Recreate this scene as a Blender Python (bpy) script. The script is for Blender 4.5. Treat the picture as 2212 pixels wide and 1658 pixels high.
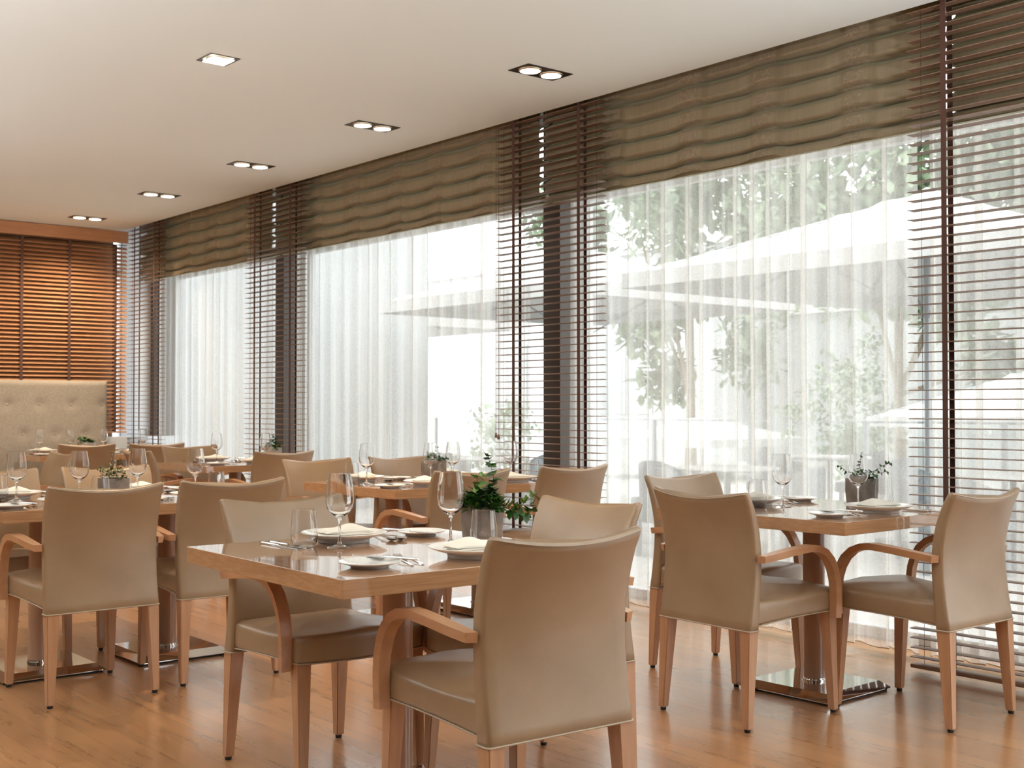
import bpy, bmesh, math, random
from math import sin, cos, pi, radians, atan, sqrt
from mathutils import Vector, Matrix, noise

random.seed(7)
for o in list(bpy.data.objects): bpy.data.objects.remove(o)
C = bpy.context.scene.collection
S = bpy.context.scene

# ------------------------------------------------------------------ camera
CAM_H = 1.17
cam_d = bpy.data.cameras.new('camera'); cam = bpy.data.objects.new('camera', cam_d); C.objects.link(cam)
cam_d.sensor_width = 36.0; cam_d.lens = 2640/2212*36.0
cam_d.clip_start = 0.05; cam_d.clip_end = 200
cam.location = (0, 0, CAM_H)
cam.rotation_euler = (radians(90)+atan(51/2640), 0, -radians(39.7))
cam_d.dof.use_dof = True; cam_d.dof.focus_distance = 4.2; cam_d.dof.aperture_fstop = 7.1
S.camera = cam

# ------------------------------------------------------------------ view, world, light
S.view_settings.view_transform = 'Standard'; S.view_settings.look = 'None'
S.view_settings.gamma = 1.0; S.view_settings.use_curve_mapping = False
S.view_settings.exposure = 0.42
S.cycles.max_bounces = 10; S.cycles.diffuse_bounces = 5; S.cycles.glossy_bounces = 5
S.cycles.transmission_bounces = 8; S.cycles.transparent_max_bounces = 24
S.cycles.sample_clamp_indirect = 4.0
S.cycles.use_denoising = True

W = bpy.data.worlds.new('sky'); S.world = W; W.use_nodes = True
bg = W.node_tree.nodes['Background']
bg.inputs['Color'].default_value = (0.98, 0.99, 1.0, 1); bg.inputs['Strength'].default_value = 3.1

WARM = (1.0, 0.81, 0.58)
CEIL = 2.94
XE = 4.80            # ceiling edge, the pelmet recess lies beyond it

def light(name, kind, loc, rot=(0,0,0), **kw):
    l = bpy.data.lights.new(name, kind); o = bpy.data.objects.new(name, l); C.objects.link(o)
    o.location = loc; o.rotation_euler = rot
    for k, v in kw.items(): setattr(l, k, v)
    return o
# portal in the window openings: only guides the sky light, gives none itself
p = light('window_portal', 'AREA', (5.50, 5.2, 1.57), (0, radians(90), 0), shape='RECTANGLE', size=3.2, size_y=15.0)
p.data.cycles.is_portal = True

# ------------------------------------------------------------------ materials
def mat(name, col, rough=0.5, metal=0.0, **kw):
    m = bpy.data.materials.new(name); m.use_nodes = True
    b = m.node_tree.nodes['Principled BSDF']
    b.inputs['Base Color'].default_value = (*col, 1); b.inputs['Roughness'].default_value = rough
    b.inputs['Metallic'].default_value = metal
    for k, v in kw.items(): b.inputs[k].default_value = v
    return m
def N(m, t, **kw):
    n = m.node_tree.nodes.new(t)
    for k, v in kw.items(): setattr(n, k, v)
    return n
def L(m, a, ao, b, bi): m.node_tree.links.new(a.outputs[ao], b.inputs[bi])
def B(m): return m.node_tree.nodes['Principled BSDF']
def coords(m, scale=(1,1,1), which='Object', rot=(0,0,0)):
    t = N(m, 'ShaderNodeTexCoord'); mp = N(m, 'ShaderNodeMapping')
    mp.inputs['Scale'].default_value = scale; mp.inputs['Rotation'].default_value = rot
    L(m, t, which, mp, 'Vector'); return mp
def ramp(m, stops):
    r = N(m, 'ShaderNodeValToRGB'); e = r.color_ramp.elements
    while len(e) < len(stops): e.new(0.5)
    for i, (p_, c) in enumerate(stops): e[i].position = p_; e[i].color = (*c, 1)
    return r
def bump(m, src, out, strength, dist=0.001):
    b = N(m, 'ShaderNodeBump'); b.inputs['Strength'].default_value = strength; b.inputs['Distance'].default_value = dist
    L(m, src, out, b, 'Height'); L(m, b, 'Normal', B(m), 'Normal'); return b
def wood(name, c1, c2, scale, rough=0.4, coat=0.0, coatr=0.05):
    m = mat(name, c1, rough); mp = coords(m, scale)
    n = N(m, 'ShaderNodeTexNoise'); n.inputs['Scale'].default_value = 1.0; n.inputs['Detail'].default_value = 6; n.inputs['Roughness'].default_value = 0.65
    L(m, mp, 'Vector', n, 'Vector'); r = ramp(m, [(0.25, c1), (0.75, c2)])
    L(m, n, 'Fac', r, 'Fac'); L(m, r, 'Color', B(m), 'Base Color')
    B(m).inputs['Coat IOR'].default_value = 1.85; B(m).inputs['Coat Weight'].default_value = coat; B(m).inputs['Coat Roughness'].default_value = coatr
    return m
M = {}
M['beech'] = wood('beech_wood', (0.42, 0.20, 0.092), (0.56, 0.295, 0.15), (60, 60, 4), 0.38, 0.15, 0.15)
M['beech_y'] = wood('beech_wood_arm', (0.42, 0.20, 0.092), (0.56, 0.295, 0.15), (60, 5, 30), 0.36, 0.15, 0.15)
M['table'] = wood('table_veneer', (0.37, 0.175, 0.078), (0.57, 0.31, 0.15), (5, 22, 150), 0.20, 1.0, 0.03)
M['column'] = wood('column_wood', (0.34, 0.17, 0.095), (0.42, 0.22, 0.13), (40, 40, 3), 0.36, 0.5, 0.08)
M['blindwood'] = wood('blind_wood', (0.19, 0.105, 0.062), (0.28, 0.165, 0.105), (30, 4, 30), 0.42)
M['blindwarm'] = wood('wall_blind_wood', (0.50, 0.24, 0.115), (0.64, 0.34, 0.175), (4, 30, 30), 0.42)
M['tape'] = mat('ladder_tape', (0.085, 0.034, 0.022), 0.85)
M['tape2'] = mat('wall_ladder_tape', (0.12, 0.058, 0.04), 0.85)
M['chrome'] = mat('chrome', (0.82, 0.82, 0.82), 0.05, 1.0)
M['steel'] = mat('cutlery_steel', (0.72, 0.71, 0.70), 0.14, 1.0)
M['rubber'] = mat('black_rubber', (0.015, 0.013, 0.012), 0.6)
M['soil'] = mat('potting_soil', (0.03, 0.02, 0.013), 0.95)
M['stem'] = mat('plant_stem', (0.09, 0.05, 0.02), 0.7)
M['dark'] = mat('dark_mullion', (0.045, 0.028, 0.020), 0.45)
M['frame'] = mat('grey_frame', (0.60, 0.63, 0.65), 0.45)
M['white'] = mat('white_paint', (0.78, 0.78, 0.76), 0.5)
M['linen'] = mat('napkin_linen', (0.84, 0.79, 0.70), 0.85)
M['porcelain'] = mat('porcelain', (0.86, 0.84, 0.80), 0.12)

m = mat('cream_leather', (0.42, 0.3, 0.2), 0.34, 0.0, **{'Coat Weight': 0.35, 'Coat Roughness': 0.30, 'Coat IOR': 1.5}); M['leather'] = m
mp = coords(m, (1, 1, 1)); n = N(m, 'ShaderNodeTexNoise'); n.inputs['Scale'].default_value = 5; n.inputs['Detail'].default_value = 3
L(m, mp, 'Vector', n, 'Vector'); r = ramp(m, [(0.3, (0.29, 0.18, 0.097)), (0.7, (0.35, 0.226, 0.127))]); L(m, n, 'Fac', r, 'Fac'); L(m, r, 'Color', B(m), 'Base Color')
v = N(m, 'ShaderNodeTexVoronoi'); v.inputs['Scale'].default_value = 420; L(m, mp, 'Vector', v, 'Vector'); bump(m, v, 'Distance', 0.18, 0.0008)
M['piping'] = mat('leather_piping', (0.48, 0.37, 0.26), 0.45)

# floor: oak boards running along the windows
m = mat('oak_boards', (0.4, 0.2, 0.1), 0.25); M['floor'] = m
mp = coords(m, (1, 1, 1), 'Object', (0, 0, radians(90)))
br = N(m, 'ShaderNodeTexBrick'); br.offset = 0.37; br.inputs['Scale'].default_value = 1.0
br.inputs['Brick Width'].default_value = 1.35; br.inputs['Row Height'].default_value = 0.109
br.inputs['Mortar Size'].default_value = 0.003; br.inputs['Mortar Smooth'].default_value = 0.6; br.inputs['Bias'].default_value = 0.0
br.inputs['Color1'].default_value = (0.53, 0.262, 0.108, 1); br.inputs['Color2'].default_value = (0.44, 0.208, 0.084, 1); br.inputs['Mortar'].default_value = (0.37, 0.175, 0.072, 1)
L(m, mp, 'Vector', br, 'Vector')
mp2 = coords(m, (30, 2.2, 1)); n = N(m, 'ShaderNodeTexNoise'); n.inputs['Scale'].default_value = 1; n.inputs['Detail'].default_value = 3; n.inputs['Roughness'].default_value = 0.5
L(m, mp2, 'Vector', n, 'Vector'); r = ramp(m, [(0.2, (0.72, 0.72, 0.72)), (0.8, (1.15, 1.15, 1.15))]); L(m, n, 'Fac', r, 'Fac')
mx = N(m, 'ShaderNodeMix', data_type='RGBA', blend_type='MULTIPLY'); mx.inputs[0].default_value = 1
L(m, br, 'Color', mx, 6); L(m, r, 'Color', mx, 7); L(m, mx, 2, B(m), 'Base Color')
mp3 = coords(m, (9, 3, 1)); n3 = N(m, 'ShaderNodeTexNoise'); n3.inputs['Scale'].default_value = 4; n3.inputs['Detail'].default_value = 4; L(m, mp3, 'Vector', n3, 'Vector')
bump(m, n3, 'Fac', 0.05, 0.003)
r2 = ramp(m, [(0.3, (0.25,)*3), (0.7, (0.38,)*3)]); L(m, n, 'Fac', r2, 'Fac'); L(m, r2, 'Color', B(m), 'Roughness')
B(m).inputs['Coat Weight'].default_value = 0.85; B(m).inputs['Coat Roughness'].default_value = 0.17

def plaster(name, c, s=60):
    m = mat(name, c, 0.85); mp = coords(m); n = N(m, 'ShaderNodeTexNoise'); n.inputs['Scale'].default_value = s
    L(m, mp, 'Vector', n, 'Vector'); bump(m, n, 'Fac', 0.04, 0.002); return m
M['ceiling'] = plaster('ceiling_plaster', (0.81, 0.90, 0.91))
M['wall'] = plaster('wall_plaster', (0.10, 0.065, 0.042))
M['wallwood'] = plaster('back_wall_panel', (0.30, 0.16, 0.08))
M['recess'] = plaster('pelmet_recess', (0.11, 0.095, 0.08))
M['sill'] = mat('pale_sill', (0.72, 0.76, 0.80), 0.5)
m = mat('booth_fabric', (0.33, 0.27, 0.20), 0.9); M['booth'] = m
mp = coords(m, (1, 1, 1)); n = N(m, 'ShaderNodeTexNoise'); n.inputs['Scale'].default_value = 130; n.inputs['Detail'].default_value = 2; L(m, mp, 'Vector', n, 'Vector')
r = ramp(m, [(0.35, (0.35, 0.295, 0.23)), (0.65, (0.46, 0.395, 0.315))]); L(m, n, 'Fac', r, 'Fac'); L(m, r, 'Color', B(m), 'Base Color')
B(m).inputs['Sheen Weight'].default_value = 0.3

# roman shade: changeant taffeta, patterned tape bands (uv.x marks the band, uv.y the height)
m = mat('shade_taffeta', (0.2, 0.15, 0.1), 0.42); M['shade'] = m
uv = N(m, 'ShaderNodeTexCoord'); sp = N(m, 'ShaderNodeSeparateXYZ'); L(m, uv, 'UV', sp, 'Vector')
mp = coords(m, (9, 9, 9)); w = N(m, 'ShaderNodeTexNoise'); w.inputs['Scale'].default_value = 2.2; w.inputs['Detail'].default_value = 1; w.inputs['Distortion'].default_value = 3.0
L(m, mp, 'Vector', w, 'Vector')
rp = ramp(m, [(0.44, (0.34, 0.255, 0.165)), (0.50, (0.52, 0.44, 0.33)), (0.56, (0.34, 0.255, 0.165))]); L(m, w, 'Fac', rp, 'Fac')
mp4 = coords(m, (2, 60, 2)); nn = N(m, 'ShaderNodeTexNoise'); nn.inputs['Scale'].default_value = 1; L(m, mp4, 'Vector', nn, 'Vector')
rb = ramp(m, [(0.3, (0.335, 0.265, 0.17)), (0.7, (0.41, 0.33, 0.215))]); L(m, nn, 'Fac', rb, 'Fac')
mx = N(m, 'ShaderNodeMix', data_type='RGBA'); L(m, sp, 'X', mx, 0); L(m, rb, 'Color', mx, 6); L(m, rp, 'Color', mx, 7)
L(m, mx, 2, B(m), 'Base Color'); B(m).inputs['Sheen Weight'].default_value = 1.0
B(m).inputs['Sheen Tint'].default_value = (0.75, 0.85, 0.6, 1); B(m).inputs['Sheen Roughness'].default_value = 0.35
tl = N(m, 'ShaderNodeBsdfTranslucent'); tl.inputs['Color'].default_value = (0.42, 0.37, 0.23, 1)
ms = N(m, 'ShaderNodeMixShader'); ms.inputs[0].default_value = 0.30; L(m, B(m), 0, ms, 1); L(m, tl, 0, ms, 2); L(m, ms, 0, m.node_tree.nodes['Material Output'], 'Surface')

# sheer curtain: open weave, part of the light passes straight, the rest glows through the threads
def sheer_mat():
    m = bpy.data.materials.new('sheer_voile'); m.use_nodes = True; nt = m.node_tree; nt.nodes.clear()
    out = N(m, 'ShaderNodeOutputMaterial'); tr = N(m, 'ShaderNodeBsdfTransparent'); tl = N(m, 'ShaderNodeBsdfTranslucent'); df = N(m, 'ShaderNodeBsdfDiffuse')
    tl.inputs['Color'].default_value = (0.93, 0.925, 0.90, 1); df.inputs['Color'].default_value = (0.80, 0.77, 0.71, 1)
    a = N(m, 'ShaderNodeMixShader'); a.inputs[0].default_value = 0.42; L(m, tl, 0, a, 1); L(m, df, 0, a, 2)
    mp = coords(m, (1, 16, 0.15)); n = N(m, 'ShaderNodeTexNoise'); n.inputs['Scale'].default_value = 1.0; n.inputs['Detail'].default_value = 1; L(m, mp, 'Vector', n, 'Vector')
    mp2 = coords(m, (60, 60, 60)); n2 = N(m, 'ShaderNodeTexNoise'); n2.inputs['Scale'].default_value = 1.5; L(m, mp2, 'Vector', n2, 'Vector')
    r = ramp(m, [(0.36, (0.33,)*3), (0.64, (0.52,)*3)]); L(m, n, 'Fac', r, 'Fac')
    r2 = ramp(m, [(0.35, (-0.05,)*3), (0.65, (0.08,)*3)]); L(m, n2, 'Fac', r2, 'Fac')
    ad = N(m, 'ShaderNodeMath', operation='ADD'); L(m, r, 'Color', ad, 0); L(m, r2, 'Color', ad, 1)
    b = N(m, 'ShaderNodeMixShader'); L(m, ad, 0, b, 0); L(m, tr, 0, b, 1); L(m, a, 0, b, 2); L(m, b, 0, out, 0); return m
M['sheer'] = sheer_mat()
def pane_mat():
    m = bpy.data.materials.new('window_glass'); m.use_nodes = True; nt = m.node_tree; nt.nodes.clear()
    out = N(m, 'ShaderNodeOutputMaterial'); tr = N(m, 'ShaderNodeBsdfTransparent'); g = N(m, 'ShaderNodeBsdfGlossy')
    tr.inputs['Color'].default_value = (0.97, 0.985, 0.98, 1); g.inputs['Roughness'].default_value = 0.02
    a = N(m, 'ShaderNodeMixShader'); a.inputs[0].default_value = 0.035; L(m, tr, 0, a, 1); L(m, g, 0, a, 2); L(m, a, 0, out, 0); return m
M['pane'] = pane_mat()
m = bpy.data.materials.new('clear_glass'); m.use_nodes = True; b = B(m); M['glass'] = m
b.inputs['Base Color'].default_value = (1, 1, 1, 1); b.inputs['Roughness'].default_value = 0.0; b.inputs['Transmission Weight'].default_value = 1.0; b.inputs['IOR'].default_value = 1.47
def emit(name, col, s):
    m = bpy.data.materials.new(name); m.use_nodes = True; b = B(m)
    b.inputs['Base Color'].default_value = (0, 0, 0, 1)
    b.inputs['Emission Color'].default_value = (*col, 1); b.inputs['Emission Strength'].default_value = s; return m
M['lamp'] = emit('lamp_lens', (1.0, 0.88, 0.66), 9.0)
M['housing'] = mat('lamp_housing', (0.05, 0.035, 0.025), 0.3, 0.5)
M['reflector'] = mat('lamp_reflector', (0.75, 0.60, 0.42), 0.25, 1.0)
def speck(name, c1, c2, s, rough=0.7):
    m = mat(name, c1, rough); mp = coords(m); n = N(m, 'ShaderNodeTexNoise'); n.inputs['Scale'].default_value = s; n.inputs['Detail'].default_value = 5
    L(m, mp, 'Vector', n, 'Vector'); r = ramp(m, [(0.35, c1), (0.65, c2)]); L(m, n, 'Fac', r, 'Fac'); L(m, r, 'Color', B(m), 'Base Color'); return m
M['pot'] = speck('grey_brown_ceramic', (0.15, 0.115, 0.09), (0.27, 0.22, 0.18), 14, 0.6)
M['potlight'] = speck('pale_ceramic', (0.36, 0.32, 0.28), (0.48, 0.44, 0.40), 14, 0.6)
def leafmat(name, c1, c2):
    m = speck(name, c1, c2, 26, 0.32); B(m).inputs['Subsurface Weight'].default_value = 0.0
    return m
M['ivy'] = leafmat('ivy_leaf', (0.012, 0.045, 0.008), (0.05, 0.14, 0.018))
M['ivylight'] = leafmat('ivy_leaf_young', (0.09, 0.20, 0.03), (0.17, 0.32, 0.06))
M['box'] = leafmat('boxwood_leaf', (0.03, 0.06, 0.012), (0.22, 0.22, 0.07))
M['terrace'] = speck('terrace_stone', (0.46, 0.45, 0.43), (0.54, 0.53, 0.51), 3, 0.8)
M['facade'] = speck('white_render', (0.50, 0.51, 0.52), (0.56, 0.57, 0.58), 1, 0.8)
M['facadegrey'] = speck('grey_render', (0.42, 0.44, 0.45), (0.48, 0.50, 0.51), 1, 0.8)
M['canvas'] = mat('parasol_canvas', (0.52, 0.52, 0.51), 0.9)
M['metalgrey'] = mat('grey_metal', (0.38, 0.40, 0.42), 0.4, 0.6)
M['treeleaf'] = speck('tree_leaf', (0.14, 0.21, 0.11), (0.30, 0.37, 0.25), 2.5, 0.7)
M['bark'] = speck('bark', (0.20, 0.16, 0.12), (0.30, 0.26, 0.20), 6, 0.9)
M['wicker'] = speck('grey_wicker', (0.20, 0.22, 0.24), (0.30, 0.32, 0.33), 40, 0.8)

# ------------------------------------------------------------------ mesh helpers
def me(bm, name, smooth=True, angle=35):
    bmesh.ops.recalc_face_normals(bm, faces=bm.faces)
    mesh = bpy.data.meshes.new(name); bm.to_mesh(mesh); bm.free()
    if smooth:
        for p_ in mesh.polygons: p_.use_smooth = True
        mesh.set_sharp_from_angle(angle=radians(angle))
    return mesh
def obj(name, bm, m, parent=None, smooth=True, angle=35, kind=None):
    mesh = bm if isinstance(bm, bpy.types.Mesh) else me(bm, name, smooth, angle)
    o = bpy.data.objects.new(name, mesh); C.objects.link(o)
    if m is not None and not mesh.materials: mesh.materials.append(m)
    if parent: o.parent = parent
    if kind: o['kind'] = kind
    return o
def tag(o, label, cat, group=None, kind=None):
    o['label'] = label; o['category'] = cat
    if group: o['group'] = group
    if kind: o['kind'] = kind
    return o
def root(name, label, cat, loc=(0,0,0), rz=0, group=None):
    o = bpy.data.objects.new(name, None); C.objects.link(o); o.empty_display_size = 0.1
    o.location = loc; o.rotation_euler = (0, 0, rz); return tag(o, label, cat, group)
def place(o, loc, rz, label, group=None, first=[]):
    """a copy of a thing with copies of its parts and sub-parts"""
    r_ = o.copy(); C.objects.link(r_); r_.location = loc; r_.rotation_euler = (0, 0, rz); r_['label'] = label
    if group: r_['group'] = group
    elif 'group' in r_: del r_['group']
    for ch in list(o.children):
        c = ch.copy(); C.objects.link(c); c.parent = r_
        for g in list(ch.children):
            d = g.copy(); C.objects.link(d); d.parent = c
    return r_
class Kind:
    """the first placement moves the prototype itself, the rest are copies"""
    def __init__(s, o): s.o = o; s.used = False
    def put(s, loc, rz, label, group=None):
        if not s.used:
            s.used = True; o = s.o; o.location = loc; o.rotation_euler = (0, 0, rz); o['label'] = label
            if group: o['group'] = group
            return o
        return place(s.o, loc, rz, label, group)
def box(bm, x0, x1, y0, y1, z0, z1, bev=0.0, seg=2):
    v = [bm.verts.new((x, y, z)) for x in (x0, x1) for y in (y0, y1) for z in (z0, z1)]
    f = [(0,1,3,2),(4,6,7,5),(0,4,5,1),(2,3,7,6),(0,2,6,4),(1,5,7,3)]
    fs = [bm.faces.new([v[i] for i in q]) for q in f]
    if bev > 0:
        es = list({e for q in fs for e in q.edges})
        bmesh.ops.bevel(bm, geom=es, offset=bev, segments=seg, affect='EDGES', profile=0.5)
    return bm
def newbox(*a, **k): return box(bmesh.new(), *a, **k)
def loft(bm, rings, cap=True, closed=True):
    vs = [[bm.verts.new(p_) for p_ in r_] for r_ in rings]; n = len(vs[0])
    for a, b in zip(vs, vs[1:]):
        for i in range(n if closed else n-1):
            bm.faces.new((a[i], a[(i+1) % n], b[(i+1) % n], b[i]))
    if cap and closed: bm.faces.new(vs[0][::-1]); bm.faces.new(vs[-1])
    return vs
def lathe(prof, seg=32, bm=None):
    """profile of (r, z); r = 0 closes"""
    bm = bm or bmesh.new(); prev = None
    for r_, z in prof:
        cur = [bm.verts.new((0, 0, z))] if r_ == 0 else [bm.verts.new((r_*cos(2*pi*i/seg), r_*sin(2*pi*i/seg), z)) for i in range(seg)]
        if prev:
            if len(prev) == 1 and len(cur) > 1:
                for i in range(seg): bm.faces.new((prev[0], cur[(i+1) % seg], cur[i]))
            elif len(cur) == 1 and len(prev) > 1:
                for i in range(seg): bm.faces.new((prev[i], prev[(i+1) % seg], cur[0]))
            elif len(cur) > 1:
                for i in range(seg): bm.faces.new((prev[i], prev[(i+1) % seg], cur[(i+1) % seg], cur[i]))
        prev = cur
    return bm
def tube(bm, pts, r_, seg=8, r2=None):
    pts = [Vector(p_) for p_ in pts]; rings = []
    for i, p_ in enumerate(pts):
        d = (pts[min(i+1, len(pts)-1)]-pts[max(i-1, 0)]).normalized()
        a = d.orthogonal() if abs(d.z) > 0.95 else d.cross(Vector((0,0,1)))
        a.normalize(); b = d.cross(a); t = i/(len(pts)-1); rr = r_ if r2 is None else r_+(r2-r_)*t
        if abs(d.z) > 0.95: a = Vector((1,0,0)); b = d.cross(a).normalized(); a = b.cross(d)
        rings.append([p_+a*rr*cos(2*pi*k/seg)+b*rr*sin(2*pi*k/seg) for k in range(seg)])
    loft(bm, rings); return bm
def interp(tab, x):
    for (a, va), (b, vb) in zip(tab, tab[1:]):
        if x <= b:
            t = max(0, (x-a)/(b-a)); return va+(vb-va)*t
    return tab[-1][1]
def smoothtab(tab, x):
    # catmull-rom through the table
    xs = [p_[0] for p_ in tab]; n = len(tab)
    if x <= xs[0]: return tab[0][1]
    if x >= xs[-1]: return tab[-1][1]
    i = max(k for k in range(n) if xs[k] <= x); i = min(i, n-2)
    t = (x-xs[i])/(xs[i+1]-xs[i]); p0 = tab[max(i-1,0)][1]; p1 = tab[i][1]; p2 = tab[i+1][1]; p3 = tab[min(i+2,n-1)][1]
    return 0.5*((2*p1)+(-p0+p2)*t+(2*p0-5*p1+4*p2-p3)*t*t+(-p0+3*p1-3*p2+p3)*t**3)

# ------------------------------------------------------------------ the room shell
obj('floor', newbox(-5.0, 5.60, -4.0, 12.4, -0.12, 0.0), M['floor'], kind='structure', smooth=False)
obj('ceiling', newbox(-5.0, XE, -4.0, 12.4, CEIL, CEIL+0.12), M['ceiling'], kind='structure', smooth=False)
bm = bmesh.new(); box(bm, XE+0.001, 5.60, -4.0, 12.4, 3.20, 3.30); box(bm, XE-0.02, XE+0.001, -4.0, 12.4, CEIL+0.121, 3.20)
obj('ceiling_recess', bm, M['recess'], kind='structure', smooth=False)
obj('wall_left', newbox(-5.12, -5.0, -4.0, 12.4, 0, 3.3), M['wall'], kind='structure', smooth=False)
obj('wall_near', newbox(-5.0, 5.60, -4.12, -4.0, 0, 3.3), M['wall'], kind='structure', smooth=False)
obj('wall_back', newbox(-5.0, 4.78, 12.10, 12.22, 0, 3.3), M['wallwood'], kind='structure', smooth=False)
obj('trim_1', newbox(4.45, 5.42, 11.80, 12.06, 0, 0.88, bev=0.004), M['sill'], kind='structure')
obj('wall_window_header', newbox(5.36, 5.60, -4.0, 12.22, 3.165, 3.2), M['white'], kind='structure', smooth=False)
obj('wall_return', newbox(4.88, 5.60, 12.10, 12.22, 0.0, 3.2), M['sill'], kind='structure', smooth=False)

def window(n, axis, a0, a1, pos, z1=3.16, stiles=(), sw_=0.05):
    """a glazed bay: frame parts and one pane"""
    w = bpy.data.objects.new('window_%d' % n, None); C.objects.link(w); w['kind'] = 'structure'
    def b(bm, u0, u1, z0, z1_, d=0.06):
        if axis == 'y': box(bm, pos, pos+d, u0, u1, z0, z1_, bev=0.003, seg=1)
        else: box(bm, u0, u1, pos, pos+d, z0, z1_, bev=0.003, seg=1)
    f = bmesh.new(); b(f, a0, a1, 0.0, 0.06); b(f, a0, a1, z1-0.07, z1); b(f, a0, a1, 2.50, 2.57)
    b(f, a0, a0+sw_, 0.06, z1-0.07); b(f, a1-sw_, a1, 0.06, z1-0.07)
    for s in stiles: b(f, s-0.025, s+0.025, 0.06, z1-0.07)
    obj('window_frame', f, M['frame'], w)
    g = bmesh.new()
    if axis == 'y': box(g, pos+0.028, pos+0.032, a0+0.04, a1-0.04, 0.05, z1-0.06)
    else: box(g, a0+0.004, a1-0.004, pos+0.028, pos+0.032, 0.05, z1-0.06)
    obj('pane', g, M['pane'], w, smooth=False)
WX = 5.40
bays = [(-4.0, -0.6), (-0.55, 2.6), (2.62, 5.80), (5.86, 9.30), (9.40, 12.02)]
for i, (a, b_) in enumerate(bays): window(i+1, 'y', a, b_, WX)
window(6, 'x', 4.785, 4.875, 12.10, z1=3.0, sw_=0.008)
# dark mullion posts between the bays
for i, (y0, y1) in enumerate([(5.765, 5.925), (9.31, 9.455), (12.00, 12.08), (-0.62, -0.5)]):
    obj('trim_%d' % (i+2), newbox(5.18, 5.395, y0, y1, 0.0, 3.19, bev=0.003, seg=1), M['dark'], kind='structure')

# ------------------------------------------------------------------ sheer curtains
def sheer(y0, y1, label, seed, x=5.10, ztop=3.02):
    rnd = random.Random(seed); bm = bmesh.new(); pts = []
    s = y0; k = 0
    while s < y1:
        w_ = rnd.uniform(0.085, 0.20); ov = rnd.uniform(0.035, 0.070) if rnd.random() < 0.8 else 0.010; a = rnd.uniform(0.018, 0.034)
        # one open stretch, then the cloth doubles back on itself and goes on
        for j in range(8): t = j/8.0; pts.append((x-a*cos(pi*t), s+w_*t, a))
        for j in range(4): t = j/4.0; pts.append((x+a*cos(pi*t)*0.8, s+w_-ov*t, a))
        for j in range(4): t = j/4.0; pts.append((x-a*0.8*cos(pi*t*0.2), s+w_-ov+ov*t, a))
        s += w_
    pts = [(p_[0], min(p_[1], y1), p_[2]) for p_ in pts]
    zs = [0.035, 0.4, 1.0, 1.6, 2.2, 2.7, ztop]
    vs = []
    for q, z in enumerate(zs):
        row = []
        for i, (px, py, a) in enumerate(pts):
            k_ = 0.6+0.4*(1-z/3.0)*1.4
            dy = 0.012*noise.noise(Vector((i*0.02, z*0.8, seed)))
            row.append(bm.verts.new((x+(px-x)*k_, py+dy, z)))
        vs.append(row)
    for a, b_ in zip(vs, vs[1:]):
        for i in range(len(a)-1): bm.faces.new((a[i], a[i+1], b_[i+1], b_[i]))
    mesh = bpy.data.meshes.new('sheer'); bm.to_mesh(mesh); bm.free()
    for p_ in mesh.polygons: p_.use_smooth = True
    o = obj('sheer_curtain', mesh, M['sheer']); tag(o, label, 'curtain')
    # hem weight line
    h = bmesh.new(); tube(h, [(x+(px-x)*1.16, py, 0.032) for (px, py, a) in pts[::2]], 0.0035, 5)
    obj('hem', h, mat('sheer_hem', (0.62, 0.52, 0.38), 0.8) if 'sheer_hem' not in bpy.data.materials else bpy.data.materials['sheer_hem'], o)
    return o
sheer(3.16, 5.57, 'white sheer curtain in front of the widest bright window, right of the dark post', 1)
sheer(1.7, 3.10, 'white sheer curtain seen behind the wooden blind at the right edge', 2)
sheer(5.93, 8.93, 'white sheer curtain of the middle window behind the middle tables', 3)
sheer(9.27, 11.66, 'white sheer curtain of the farthest narrow window', 4)

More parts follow.
